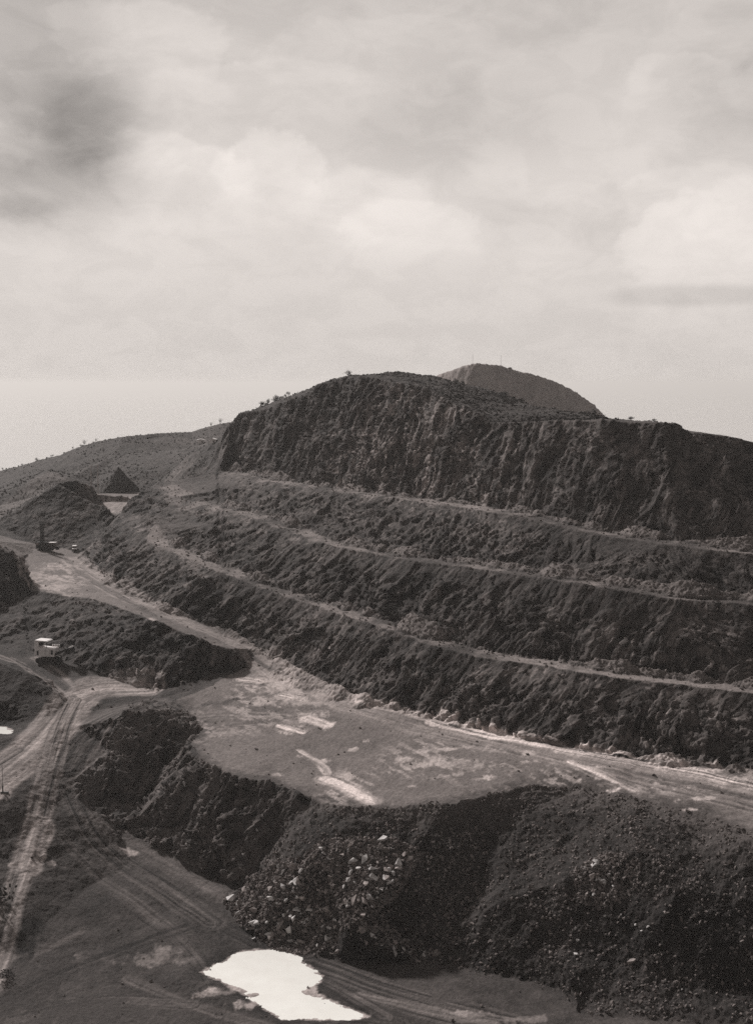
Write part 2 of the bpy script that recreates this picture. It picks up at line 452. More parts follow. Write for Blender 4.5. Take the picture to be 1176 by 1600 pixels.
disp += hill_m*sstep(340, 400, PY)*(.55*f1 + .5*f0 + .2*f2_)
disp += talus*.22*f2_
disp *= 1 - .4*far
pondm = np.minimum.reduce([poly_sd(X, Y, POND_A, 10.), poly_sd(X, Y, POND_C, 10.)])
disp *= sstep(0, 7, pondm)*.93 + .07
X = X + NX*disp; Y = Y + NY*disp; Zz = Zz + NZ*disp
n8 = fbm(X/8, Y/8, Zz/8, 4, .6, 31); n2 = fbm(X/1.8, Y/1.8, Zz/1.8, 3, .6, 32); n05 = fbm(X/.55, Y/.55, Zz/.55, 2, .6, 33)
n30 = fbm(X/30, Y/30, Zz/30, 3, .5, 34)
seam = ridged(SX/3.5, SY/3.5, SZ/3.5, 3, .6, 35)
# bare rock, loose talus, trodden floor, scrub
rock = .043*(1 + .45*n8 + .3*n2 + .3*n05 + .5*n30)*(.35 + .55*T0_ + .5*T1 + .4*T2)*(1 - .45*sstep(.14, .0, J1))
rock = rock + .045*sstep(.3, .8, seam + .5*n2)*(.3 + .7*sstep(-.2, .3, n8)) + .07*sstep(.86, .95, T2)*sstep(-.3, .3, n8 + n30)
pale = sstep(.34, .55, fbm(X/4.5, Y/4.5, Zz/3.2, 4, .65, 36) + .25*n30)
tal = .12*(1 + .25*n8 + .35*n2 + .4*n05)
floor_ = .136*(1 + .25*n8 + .2*n2 + .15*n05 + .25*n30)
tread = .112*(1 + .5*n8 + .35*n2 + .3*n05 + .4*n30)
scrub = .046*(1 + .35*n8 + .45*n2 + .4*n05 + .2*n30)
dirt = .046*(1 + .5*n8 + .4*n2 + .3*n05 + .4*n30)
spl = .06*sstep(.1, .8, seam + .4*n2)*(1 - scree) + (.030 + .016*(1 - scree))*(1 + .5*n8 + .4*n2 + .5*n05 + .4*n30)

flat = 1 - WF
nearc = np.zeros(X.shape)
for L_ in (B3, B2, B1):
    d_, s_, sd_ = plan_dist(PX, PY, L_, 14.)
    nearc = np.maximum(nearc, sstep(7.6, 5.6, d_))
tread = tread*(nearc*1.2*(.55 + .55*sstep(-.2, .25, n8 + n30)) + (1-nearc)*.62)
alb = np.where(zone == Z_TERR, rock*WF + tread*flat, 0)
alb = np.where(zone == Z_TERR, alb*(1-talus) + tal*talus, alb)
alb = np.where(zone == Z_WORK, floor_*(1-.55*WF), alb)
alb = np.where(zone == Z_PIT, dirt*(1-.4*WF), alb)
alb = np.where(zone == Z_SPOIL, spl, alb)
hump = in_poly(QX, QY, [D(*p)[:2] for p in ((-250,868,470),(0,824,480),(60,778,492),(88,757,505),(110,745,585),(75,735,600),(40,757,580),(0,792,556),(-250,850,545))])
tone = np.where(hump, 1.9, 1.0)  # sunlit slope behind the bank painted lighter
tone = tone * (1 + .9*sstep(560, 640, PY)*sstep(-120, -60, PX)*sstep(0, .3, n30 + .3))
alb = np.where((zone == Z_HILL), scrub*blur(tone, 4), alb)
alb = np.where(bermm & (zone != Z_WORK), .03*(1 + .3*n2 + .4*n05), alb)  # bank darkened in colour for contrast with the lit slope
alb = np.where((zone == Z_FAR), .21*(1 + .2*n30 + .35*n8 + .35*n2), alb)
# walls of the loading bay and of the left cut are rock too
alb = np.where(bay, rock*WF + .045*(1 + .4*n2)*flat, alb)
# crumbling rim of the plateau
dpe, _s, _d = plan_dist(PX, PY, PE, 16.)
rimw = np.interp(PX, [-45, -15, 5, 60], [1.5, 2.0, 6., 9.])
alb = np.where(zone == Z_SPOIL, spl + (.075*(1 + .5*n2 + .3*n05) - spl)*sstep(1.0, 0, dpe/rimw + .8*n2 + .5*n8), alb)
alb = np.where(zone == Z_WORK, alb*(.55 + .45*sstep(.5, 4.0, dpe + 2.5*n2 + 2*n8)), alb)
# pale fractured blocks in the upper cliff
up = np.array([hit(*p)[:2] for p in ((520,700),(560,775),(700,785),(790,800),(800,700),(740,665),(640,620),(560,630))])
upm = sstep(6, -6, poly_sd(PX, PY, list(up), 20.))
alb = alb + upm*WF*(.05*pale + .15*sstep(.62, .85, T2)*sstep(-.25, .2, n8) + .06*sstep(.7, .9, T1))
alb = np.where(mound, .034*(1 + .4*n2 + .4*n05 + .4*n8), alb)

RUT = np.zeros(X.shape)
def path(uv, half, gain, streak=.35, soft=1.2, rut=.0, seed=1, lanes=.55, zones=None):
    """wheel-worn band along a line on the ground"""
    global alb, RUT
    L = [hit(*p) if len(p) == 2 else np.array(p) for p in uv]
    # smooth the line
    P = np.array([p[:2] for p in L])
    for _ in range(3):
        a, b = P[:-1]*.75 + P[1:]*.25, P[:-1]*.25 + P[1:]*.75
        P = np.concatenate([P[:1], np.stack([a, b], 1).reshape(-1, 2), P[-1:]])
    d, s, side = plan_dist(X, Y, P, half + 6)
    m = d < half + soft*2.5
    if zones is not None: m &= np.isin(zone, zones)
    lat = (d*side)[m]; sm = s[m]
    w = sstep(half + soft, half - soft*.3, np.abs(lat) + .9*fbm(sm/6, lat/2, 0*sm, 2, .6, seed))
    st = fbm(lat/lanes, sm/22, 0*sm, 3, .6, seed + 40)
    alb[m] = alb[m]*(1 - w) + w*np.maximum(.02, (alb[m]*.35 + .65*gain*(1 + .25*n2[m]))*(1 + streak*2.2*st))
    RUT[m] += w*rut*st
def patch(u, v, ru, rv, val, thr=.0, seed=1, rag=.9, uv2=None):
    """stain of mud or damp, painted wet sheen or bay shade: centre and half sizes on the plate"""
    global alb
    c = hit(u, v); e = hit(u + ru, v); f = hit(u, v + rv); g = hit(u, v - rv)
    rx = abs(e[0] - c[0]); ry = max(1.0, abs(g[1] - f[1]) / 2)
    dx = (X - c[0]) / rx; dy = (Y - c[1]) / ry
    m = (np.abs(dx) < 2.2) & (np.abs(dy) < 2.2)
    r = np.hypot(dx[m], dy[m])
    nn = fbm(X[m]/2.2, Y[m]/5.5, 0*r, 5, .72, 50 + seed)
    w = sstep(.30, -.25, r - .66 - 1.5*nn) * (.55 + .45*sstep(-.25, .2, n2[m] + .5*n05[m])) * np.where((zone[m] == Z_TERR) | (zone[m] == Z_SPOIL), .12, 1)
    alb[m] = alb[m]*(1 - w) + w*val*(1.15 if val > .1 else 1)*(1 + .25*n2[m])

W = [Z_WORK]
# haul road and the marks of traffic
HAUL = [(108,872),(130,890),(170,917),(215,940),(260,961),(320,985),(370,1006),(410,1030),(440,1052),(480,1078),(540,1102),(620,1127),(720,1152),(820,1172),(940,1197),(1060,1220),(1176,1244),(1300,1262)]
path(HAUL, 3.4, .25, .32, 1.0, .14, 1, .7)
path([(62,868),(92,866),(110,880),(140,905),(185,931),(240,962)], .9, .075, .2, .8, -.1, 2)
path([(392,1024),(420,1040),(436,1062),(462,1085),(510,1103)], .55, .06, .2, .5, -.1, 3)
path([(480,1085),(600,1120),(760,1160),(900,1195),(1020,1222),(1176,1262)], 2.0, .16, .5, 1.5, .08, 4)
path([(260,1118),(330,1112),(420,1118),(520,1125)], 1.5, .15, .6, 1.5, .1, 5)
path([(300,1132),(380,1135),(470,1120)], 1.0, .16, .5, 1., .1, 6)
path([(140,1068),(180,1066),(222,1074)], 3.2, .24, .3, 1.4, .05, 7)
path([(228,1076),(160,1076),(122,1088),(100,1118),(60,1164),(0,1214),(-60,1262)], 3.9, .185, .5, 1.3, .14, 8, .8)
path([(30,1172),(0,1192),(-60,1225)], 2.2, .15, .5, 1., .1, 9)
path([(-40,1016),(10,1030),(48,1048),(80,1070),(100,1092)], 1.5, .14, .9, .9, .25, 10, .5)
path([(55,1028),(90,1050),(112,1072),(120,1090)], .9, .2, .5, .8, .1, 11)
path([(104,1118),(90,1155),(78,1200),(62,1270),(46,1330),(24,1395),(2,1468),(-20,1545)], 2.4, .15, .55, .9, .08, 12, .36)
path([(62,1290),(50,1325),(40,1352)], 2.3, .27, .3, 1.2, .05, 13)
path([(118,1265),(140,1300),(185,1345),(260,1395),(330,1442),(400,1475)], 1.6, .035, .5, 1.4, .2, 14, .5)
path([(160,1285),(215,1320),(290,1365),(345,1395)], 2.4, .115, .35, 1.6, .05, 15)
path([(128,1210),(120,1265),(150,1315),(240,1390)], .6, .11, .3, .5, .1, 16)
path([(260,1400),(300,1430),(340,1465)], 2.2, .03, .4, 1.5, .1, 17)
path([(330,1545),(420,1562),(520,1590),(620,1600)], 2.0, .05, .8, 1.5, .15, 18, .35)
path([(480,1510),(560,1540),(660,1572),(780,1600)], 3.2, .055, .9, 1.8, .15, 19, .4)
path([(560,1556),(640,1572),(720,1590),(770,1598)], .8, .17, .4, .8, .05, 20)
path([(120,1135),(200,1110),(240,1100)], 1.5, .10, .6, 1.5, .05, 21)
path([(0,1500),(60,1490),(130,1455)], .7, .12, .3, .8, .0, 22)
path([(200,1530),(330,1580),(420,1605)], .9, .10, .4, .9, .0, 23)
# pale mud marks, and wet sheen painted in as pale colour
for k, (u, v, ru, rv, val) in enumerate((
    (85,885,26,8,.30),(70,905,34,10,.27),(95,915,30,9,.26),(110,930,30,5,.26),(50,898,18,7,.24),(235,968,14,3,.30),
    (165,1080,24,6,.34),(190,1072,30,6,.30),(140,1100,20,8,.22),(108,1085,8,9,.30),
    (395,1066,26,8,.36),(425,1078,36,8,.25),(415,1096,40,8,.28),(465,1095,26,9,.33),(458,1140,26,7,.40),(510,1135,14,6,.38),(488,1118,26,9,.33),
    (503,1190,14,3,.42),(480,1180,16,3,.34),(518,1222,20,5,.45),(545,1232,22,6,.40),(568,1246,16,6,.45),(430,1210,13,3,.38),
    (570,1158,14,3,.34),(550,1171,9,3,.36),(635,1188,24,6,.30),(655,1195,26,6,.32),(700,1170,40,4,.34),(720,1192,34,8,.25),(745,1200,30,7,.26),(640,1228,14,4,.36),(698,1212,30,5,.26),(752,1217,24,4,.36),
    (690,1131,28,3,.40),(745,1143,34,3,.44),(790,1152,30,3,.42),(850,1162,40,3.5,.42),(905,1172,40,3,.42),(960,1182,30,4,.34),(1010,1190,34,4,.40),(1050,1198,30,4,.36),(1100,1205,34,5,.42),(1140,1218,30,7,.46),(1176,1228,30,7,.48),
    (825,1178,14,4,.34),(915,1200,28,3,.40),(950,1212,34,3,.36),(970,1232,30,3,.42),(1090,1248,34,2.5,.38),(1080,1265,22,2.5,.44),(780,1152,20,3,.40),(560,1085,24,3,.30),(530,1078,24,3,.30),
    (10,1205,16,14,.24),(16,1240,10,9,.26),(62,1325,9,9,.30),(50,1345,16,14,.32),(18,1352,7,7,.34),(70,1340,8,6,.30),(85,1350,16,4,.22),(185,1325,30,8,.22),(205,1333,14,5,.30),
    (255,1485,34,14,.15),(230,1500,40,10,.13),(150,1500,40,10,.12),(290,1500,24,8,.14),(345,1545,40,6,.30),(330,1552,34,5,.26),(390,1570,24,6,.30),(8,1530,14,6,.32),(560,1588,20,5,.26),(730,1585,40,4,.24),(820,1592,30,6,.12),
    (175,792,24,9,.24),(200,780,26,7,.22),(140,800,12,3,.26),(262,685,20,4,.10),(290,690,40,5,.10),(270,745,26,8,.10))):
    patch(u, v, ru, rv, val, seed=k)
# broad smears of pale silt, drawn out along the traffic
tdir = np.array((.62, -.78)); al = X*tdir[0] + Y*tdir[1]; ac = X*tdir[1]*-1 + Y*tdir[0]
smear = fbm(ac/1.6, al/7., 0*X, 5, .7, 91) + .35*n2
for u, v, ru, rv, val, th in ((440,1092,100,50,.30,-.04),(420,1075,55,24,.36,-.15),(700,1180,120,38,.30,.10),(640,1195,60,20,.36,.05),(900,1195,200,40,.30,.10),(1090,1215,130,30,.34,.0),(540,1230,50,28,.36,.02),(90,905,60,36,.32,.02),(350,1130,110,30,.24,.1),(165,1076,75,22,.34,-.15)):
    c0 = hit(u, v); e0 = hit(u + ru, v); f0_ = hit(u, v + rv); g0 = hit(u, v - rv)
    rx = abs(e0[0] - c0[0]); ry = max(1., abs(g0[1] - f0_[1])/2)
    rr_ = np.hypot((X - c0[0])/rx, (Y - c0[1])/ry)
    w = sstep(1.25, .5, rr_)*sstep(th, th + .22, smear)*(zone == Z_WORK)*.85
    alb = alb*(1 - w) + w*val*1.12*(1 + .3*n05)
path([(466,1174),(500,1192),(514,1208)], .7, .5, .6, .7, 0, 51)  # wet streaks, their shine painted as pale colour
path([(508,1216),(530,1224),(552,1234),(580,1251)], 1.5, .5, .7, .9, 0, 52)
path([(676,1127),(780,1153),(900,1174),(1000,1192),(1090,1205),(1176,1229),(1260,1240)], 1.3, .46, 1.1, 1.0, 0, 53)
path([(890,1190),(940,1211),(990,1236)], .8, .42, .8, .8, 0, 54)
path([(376,1062),(404,1066)], 1.6, .42, 1.2, 1.2, 0, 55)
path([(438,1086),(474,1092)], .7, .45, 1.2, 1., 0, 58)
path([(438,1134),(474,1144)], 1.2, .45, 1.2, 1., 0, 59)
path([(480,1122),(512,1134)], .9, .40, 1.2, 1., 0, 50)
path([(1000,1210),(1090,1230),(1176,1248)], .7, .05, .4, .8, -.05, 56)
path([(560,1092),(640,1114),(700,1124)], .8, .36, .8, .7, 0, 57)
for k, uv in enumerate(([(95,1310),(180,1390),(290,1470),(330,1530)], [(0,1565),(120,1510),(250,1462),(340,1440)], [(140,1300),(230,1390),(330,1455)], [(480,1525),(600,1590)], [(20,1590),(160,1560),(300,1570)])):
    path(uv, 1.3, (.075, .028, .026, .07, .065)[k], .6, 1.2, .06, 60 + k, .5)
# damp hollows, and loading-bay shade painted into the rock colour
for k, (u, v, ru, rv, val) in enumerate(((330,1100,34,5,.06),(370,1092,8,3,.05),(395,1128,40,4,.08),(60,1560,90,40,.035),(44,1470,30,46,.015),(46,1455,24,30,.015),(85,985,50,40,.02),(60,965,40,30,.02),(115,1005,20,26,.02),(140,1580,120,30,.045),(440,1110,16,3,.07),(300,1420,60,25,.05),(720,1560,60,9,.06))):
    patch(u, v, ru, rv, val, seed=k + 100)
path([(250,1108),(205,1130),(165,1165),(120,1225)], 5.5, .085, .75, 3, .22, 30, .8)
path([(232,1100),(180,1112),(130,1150),(105,1200)], 5.0, .095, .7, 3, .2, 31, .7)
path([(228,1076),(160,1076),(122,1088),(100,1118),(60,1164),(0,1214),(-60,1262)], 4.6, .31, .4, 1.2, .05, 8, .8)
path([(30,1172),(0,1192),(-60,1225)], 1.6, .19, .5, 1., .05, 9)
path([(118,1092),(104,1118),(90,1155),(78,1200),(62,1270),(46,1330),(24,1395),(2,1468),(-20,1545)], 2.2, .20, .62, .8, .06, 12, .42)
path([(62,1290),(50,1325),(40,1352)], 2.2, .33, .3, 1.2, .0, 13)
path([(-40,1016),(10,1030),(48,1048),(80,1070),(104,1094)], 1.5, .16, .7, .8, .1, 10, .5)
path([(120,1245),(140,1300),(185,1345),(260,1395),(330,1442)], 2.6, .075, .75, 1.4, .1, 14, .5)
wet = pondm + .9*fbm(X/2.6, Y/1.0, 0*X, 4, .65, 95)
alb = np.where(pondm < 4, alb + (.34*(1 + .3*n2) - alb)*sstep(.75, .1, wet)*.9, alb)
alb = np.where((pondm < 5) & (wet > .5), alb*(.6 + .4*sstep(.8, 3.5, pondm + 1.5*n2)) , alb)
alb = np.clip(alb, .015, .7)
Zz = Zz + RUT*.35

# ------------------------------------------------------------------ ground objects
def shade(name, rough=.95, bump=.5, scale=1.0, spec=.12):
    m = bpy.data.materials.new(name); m.use_nodes = True; nt = m.node_tree; N = nt.nodes; L = nt.links
    b = N['Principled BSDF']; b.inputs['Roughness'].default_value = rough; b.inputs['Specular IOR Level'].default_value = spec
    at = N.new('ShaderNodeAttribute'); at.attribute_name = 'albedo'
    tc = N.new('ShaderNodeTexCoord')
    nz_ = N.new('ShaderNodeTexNoise'); nz_.inputs['Scale'].default_value = 1.7*scale; nz_.inputs['Detail'].default_value = 5; nz_.inputs['Roughness'].default_value = .68
    L.new(tc.outputs['Object'], nz_.inputs['Vector'])
    mr = N.new('ShaderNodeMapRange'); mr.inputs['From Min'].default_value = .25; mr.inputs['From Max'].default_value = .75
    mr.inputs['To Min'].default_value = .62; mr.inputs['To Max'].default_value = 1.38
    L.new(nz_.outputs['Fac'], mr.inputs['Value'])
    mu = N.new('ShaderNodeMath'); mu.operation = 'MULTIPLY'
    L.new(at.outputs['Fac'], mu.inputs[0]); L.new(mr.outputs['Result'], mu.inputs[1])
    tint = N.new('ShaderNodeMix'); tint.data_type = 'RGBA'; tint.blend_type = 'MULTIPLY'; tint.inputs['Factor'].default_value = 1
    L.new(mu.outputs[0], tint.inputs[6]); tint.inputs[7].default_value = TINT
    L.new(tint.outputs[2], b.inputs['Base Color'])
    bp = N.new('ShaderNodeBump'); bp.inputs['Strength'].default_value = bump; bp.inputs['Distance'].default_value = .35
    L.new(nz_.outputs['Fac'], bp.inputs['Height']); L.new(bp.outputs['Normal'], b.inputs['Normal'])
    return m
TINT = (1.12, .97, .925, 1)
MG = shade('stony_ground')
co_all = np.stack([X, Y, Zz], -1).reshape(-1, 3).astype(np.float32)
idx = np.arange(NA*NROW).reshape(NA, NROW)
quads = np.stack([idx[:-1,:-1], idx[1:,:-1], idx[1:,1:], idx[:-1,1:]], -1).reshape(-1, 4)
qz = zone[:-1, :-1].reshape(-1)
def ground(name, zid):
    q = quads[qz == zid]
    if not len(q): return
    used, inv = np.unique(q, return_inverse=True)
    me = bpy.data.meshes.new(name)
    me.vertices.add(len(used)); me.vertices.foreach_set('co', co_all[used].ravel())
    me.loops.add(q.size); me.loops.foreach_set('vertex_index', inv.reshape(-1).astype(np.int32))
    me.polygons.add(len(q)); me.polygons.foreach_set('loop_start', np.arange(0, q.size, 4, dtype=np.int32))
    me.update(calc_edges=True)
    at = me.attributes.new('albedo', 'FLOAT', 'POINT'); at.data.foreach_set('value', alb.reshape(-1)[used].astype(np.float32))
    me.materials.append(MG)
    o = bpy.data.objects.new(name, me); COL.objects.link(o); o['kind'] = 'structure'
    return o
ground('hills', Z_HILL); ground('terraced_hill', Z_TERR); ground('quarry_floor', Z_WORK)
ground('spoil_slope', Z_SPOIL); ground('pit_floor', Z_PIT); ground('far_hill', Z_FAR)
# ------------------------------------------------------------------ helpers for the things
rnd = random.Random(11)
def zfin(x, y):
    i = int(np.clip(np.round(np.interp(x / y, A, np.arange(NA))), 0, NA-1))
    return float(np.interp(y, Y[i], Zz[i]))
def stand(u, v):
    p = hit(u, v); return Vector((p[0], p[1], zfin(p[0], p[1])))
def paint(name, c, rough=.7, var=.25, scale=1.5, metal=0., spec=.3, bump=0.):
    m = bpy.data.materials.new(name); m.use_nodes = True; nt = m.node_tree; N = nt.nodes; L = nt.links
    b = N['Principled BSDF']; b.inputs['Roughness'].default_value = rough; b.inputs['Metallic'].default_value = metal
    b.inputs['Specular IOR Level'].default_value = spec
    tc = N.new('ShaderNodeTexCoord'); n = N.new('ShaderNodeTexNoise'); n.inputs['Scale'].default_value = scale; n.inputs['Detail'].default_value = 5
    L.new(tc.outputs['Object'], n.inputs['Vector'])
    r = N.new('ShaderNodeValToRGB'); r.color_ramp.elements[0].position = .3; r.color_ramp.elements[1].position = .7
    t = TINT if c < .4 else tuple(v_**.4 for v_ in TINT)
    r.color_ramp.elements[0].color = (c*(1-var)*t[0], c*(1-var)*t[1], c*(1-var)*t[2], 1)
    r.color_ramp.elements[1].color = (min(.95, c*(1+var)*t[0]), min(.95, c*(1+var)*t[1]), min(.95, c*(1+var)*t[2]), 1)
    L.new(n.outputs['Fac'], r.inputs['Fac']); L.new(r.outputs['Color'], b.inputs['Base Color'])
    if bump:
        bp = N.new('ShaderNodeBump'); bp.inputs['Strength'].default_value = bump; bp.inputs['Distance'].default_value = .1
        L.new(n.outputs['Fac'], bp.inputs['Height']); L.new(bp.outputs[0], b.inputs['Normal'])
    return m
M_WHITE = paint('worn_white_paint', .74, .5, .1); M_DARK = paint('oily_dark_steel', .03, .6, .4); M_TRACK = paint('muddy_steel', .05, .8, .4, 3)
M_GLASS = paint('dark_glass', .02, .15, .1, 1, 0, .5); M_GREY = paint('grey_paint', .16, .6, .2); M_WOOD = paint('weathered_timber', .13, .85, .3, 4)
M_PALEWOOD = paint('pale_timber', .30, .85, .2, 4)
M_RUBBER = paint('rubber', .03, .85, .2); M_LEAF = paint('scrub_leaves', .042, .8, .5, .8); M_BARK = paint('bark', .05, .9, .3, 3)
M_STONE = paint('pale_stone', .48, .9, .35, 1.3, 0, .15, .6); M_STONE2 = paint('grey_stone', .24, .9, .4, 1.6, 0, .15, .6); M_RUB = paint('small_stones', .13, .95, .5, .9, 0, .1)
M_SPOIL = paint('dark_spoil', .04, .95, .4, .6, 0, .1, .8); M_TIN = paint('white_sheet_roof', .75, .5, .08)
def link(o):
    COL.objects.link(o); return o
def mesh_obj(name, bm, mat, parent=None, smooth=False):
    me = bpy.data.meshes.new(name); bm.to_mesh(me); bm.free(); me.materials.append(mat)
    if smooth:
        for p in me.polygons: p.use_smooth = True
    o = link(bpy.data.objects.new(name, me))
    if parent: o.parent = parent
    return o
def tag(o, label, cat, group=None):
    o['label'] = label; o['category'] = cat
    if group: o['group'] = group
    return o
def thing(name, label, cat, loc, rz=0, group=None):
    o = link(bpy.data.objects.new(name, None)); o.location = loc; o.rotation_euler = (0, 0, rz)
    return tag(o, label, cat, group)
def box(bm, c, s, rot=None, bev=.04):
    r = bmesh.ops.create_cube(bm, size=1)
    vs = r['verts']
    bmesh.ops.scale(bm, vec=s, verts=vs)
    if bev:
        es = list({e for v in vs for e in v.link_edges})
        k = bmesh.ops.bevel(bm, geom=es, offset=min(bev, min(s)*.3), segments=1, affect='EDGES')
        vs = list({v for f in k['faces'] for v in f.verts} | {v for v in vs if v.is_valid})
    if rot: bmesh.ops.rotate(bm, cent=(0, 0, 0), matrix=rot, verts=vs)
    bmesh.ops.translate(bm, vec=c, verts=vs); return vs
def rod(bm, a, b, r, r2=None, seg=8):
    a, b = Vector(a), Vector(b); d = b - a
    k = bmesh.ops.create_cone(bm, cap_ends=True, segments=seg, radius1=r, radius2=r if r2 is None else r2, depth=d.length)
    bmesh.ops.rotate(bm, cent=(0, 0, 0), matrix=d.to_track_quat('Z', 'Y').to_matrix(), verts=k['verts'])
    bmesh.ops.translate(bm, vec=(a + b)/2, verts=k['verts'])
def prism(bm, prof, y0, y1):
    """closed x-z outline pushed from y0 to y1"""
    a = [bm.verts.new((x, y0, z)) for x, z in prof]; b = [bm.verts.new((x, y1, z)) for x, z in prof]
    bm.faces.new(a); bm.faces.new(b[::-1])
    for i in range(len(prof)):
        j = (i + 1) % len(prof); bm.faces.new((a[j], a[i], b[i], b[j]))
    bmesh.ops.recalc_face_normals(bm, faces=bm.faces)
def B(): return bmesh.new()
def crawler(parent, x0, x1, yc, w, h):
    r = h/2
    prof = [(x1 - r + r*math.sin(t), r - r*math.cos(t)) for t in np.linspace(0, math.pi, 9)] + [(x0 + r - r*math.sin(t), r + r*math.cos(t)) for t in np.linspace(0, math.pi, 9)]
    bm = B(); prism(bm, prof, yc - w/2, yc + w/2)
    n = 16                                               # grouser bars
    for k in range(n):
        x = x0 + r + (x1 - x0 - h)*(k + .5)/n
        box(bm, (x, yc, h + .03), (.1, w + .06, .1), None, 0)
        box(bm, (x, yc, .0), (.1, w + .06, .06), None, 0)
    t = mesh_obj('crawler_track', bm, M_TRACK, parent)
    for k in range(4):
        x = x0 + r + (x1 - x0 - h)*k/3
        bm = B(); rod(bm, (x, yc - w/2 - .06, r*.85), (x, yc + w/2 + .06, r*.85), r*.62, None, 12); mesh_obj('roller', bm, M_DARK, t)
    return t

# ------------------------------------------------------------------ white tracked loading shovel in the bay
p = stand(76, 1034)
t = thing('loading_shovel', 'white tracked loading shovel with a roofed cab in the dark loading bay', 'excavator', p + Vector((0, 0, -.05)), R(-14))
crawler(t, -2.7, 3.0, -1.55, .8, 1.35); crawler(t, -2.7, 3.0, 1.55, .8, 1.35)
bm = B(); box(bm, (0.1, 0, 1.0), (3.0, 2.4, .7)); rod(bm, (.1, 0, 1.3), (.1, 0, 1.75), 1.1, None, 20); mesh_obj('undercarriage', bm, M_DARK, t)
bm = B(); prism(bm, [(-1.9, 1.75), (2.35, 1.75), (2.35, 3.75), (2.2, 3.9), (-1.9, 4.0)], -1.5, 1.5); house = mesh_obj('machine_house', bm, M_WHITE, t)
bm = B()
box(bm, (1.85, -1.515, 2.95), (.62, .05, 1.15))
for k in range(6): box(bm, (1.85, -1.55, 2.5 + k*.18), (.56, .04, .06), None, 0)
mesh_obj('grille', bm, M_DARK, house)
bm = B(); box(bm, (.0, -1.515, 2.85), (.04, .03, 1.7), None, 0); box(bm, (1.2, -1.515, 2.85), (.04, .03, 1.7), None, 0); box(bm, (.6, -1.52, 2.0), (1.1, .03, .04), None, 0); mesh_obj('door_panel', bm, M_GREY, house)
bm = B(); box(bm, (-2.55, 0, 3.85), (1.15, 2.9, 3.6), None, .12); cab = mesh_obj('cab', bm, M_WHITE, t)
bm = B(); box(bm, (-1.96, 0, 4.75), (.06, 2.5, 1.1)); mesh_obj('window', bm, M_GLASS, cab)
bm = B(); box(bm, (-2.25, -1.47, 2.6), (.5, .05, 1.2)); mesh_obj('door', bm, M_GLASS, cab)
bm = B(); prism(bm, [(-3.2, 5.65), (.5, 5.62), (.62, 5.72), (.3, 5.9), (-2.9, 6.0), (-3.2, 5.85)], -1.6, 1.6); mesh_obj('canopy', bm, M_WHITE, t)
for x, y in ((.35, -1.4), (.35, 1.4)):
    bm = B(); rod(bm, (x, y, 3.95), (x, y, 5.64), .06); mesh_obj('canopy_post', bm, M_DARK, t)
for k in range(4):
    bm = B(); rod(bm, (.75 + k*.62, 1.2, 3.9), (.75 + k*.62, 1.2, 4.45), .13, None, 10); rod(bm, (.75 + k*.62, 1.2, 4.45), (.75 + k*.62, 1.2, 4.5), .2, None, 10); mesh_obj('exhaust_stack', bm, M_WHITE, t)
bm = B()
for s in (-.5, .5): prism(bm, [(2.2, 2.0), (2.6, 2.0), (5.6, 3.4), (6.2, 4.6), (5.9, 4.7), (5.3, 3.8), (2.2, 2.7)], s - .14, s + .14)
rod(bm, (2.3, 0, 2.3), (5.2, 0, 3.5), .16)
boom = mesh_obj('boom', bm, M_DARK, t)
bm = B(); prism(bm, [(5.4, 4.2), (6.9, 4.25), (7.1, 3.2), (6.4, 2.6), (5.5, 2.9)], -1.25, 1.25); bk = mesh_obj('bucket', bm, M_DARK, t)
for k in range(5):
    bm = B(); box(bm, (6.6, -1.0 + k*.5, 4.4), (.5, .18, .2)); mesh_obj('tooth', bm, M_WHITE, bk)

# ------------------------------------------------------------------ drill rig on the platform
p = stand(73, 861)
t = thing('drill_rig', 'dark tracked drill rig with a tall upright mast on the pale platform', 'drill rig', p, R(-6))
crawler(t, -2.6, 2.2, -1.2, .6, .9); crawler(t, -2.6, 2.2, 1.2, .6, .9)
bm = B(); box(bm, (0, 0, 1.1), (7.2, 2.3, .35)); box(bm, (-.2, 0, .6), (3.4, 1.7, .6)); mesh_obj('deck', bm, M_DARK, t)
bm = B(); box(bm, (2.35, 0, 2.15), (2.3, 2.0, 1.75)); eng = mesh_obj('engine_house', bm, M_GREY, t)
bm = B(); box(bm, (2.35, 0, 3.08), (2.5, 2.2, .14)); mesh_obj('roof', bm, M_TIN, eng)
bm = B()
for k in range(5): box(bm, (1.6 + k*.36, -1.02, 2.1), (.2, .05, 1.2), None, 0)
mesh_obj('louvre', bm, M_DARK, eng)
bm = B(); box(bm, (-2.9, .1, 2.2), (1.3, 1.7, 1.9)); cab = mesh_obj('cab', bm, M_DARK, t)
bm = B(); box(bm, (-2.9, -.77, 2.55), (.8, .05, .8)); mesh_obj('window', bm, M_PALEWOOD, cab)
bm = B(); box(bm, (-.1, 0, 2.2), (2.2, 1.5, 1.9)); mesh_obj('winch_house', bm, M_TRACK, t)
bm = B(); lean = .35
cs = [(-.55, -.45), (.55, -.45), (.55, .45), (-.55, .45)]
for x, y in cs: rod(bm, (-1.2 + x, y, 1.2), (-1.2 - lean + x*.85, y, 10.2), .11, None, 6)
for k in range(9):
    z0 = 1.4 + k*.97; z1 = z0 + .97; o = -lean*(z0 - 1.2)/9
    for a, b2 in ((0, 1), (1, 2), (2, 3), (3, 0)):
        rod(bm, (-1.2 + o + cs[a][0], cs[a][1], z0), (-1.2 + o + cs[b2][0], cs[b2][1], z1), .06, None, 5)
        rod(bm, (-1.2 + o + cs[a][0], cs[a][1], z0), (-1.2 + o + cs[b2][0], cs[b2][1], z0), .06, None, 5)
mast = mesh_obj('mast', bm, M_DARK, t)
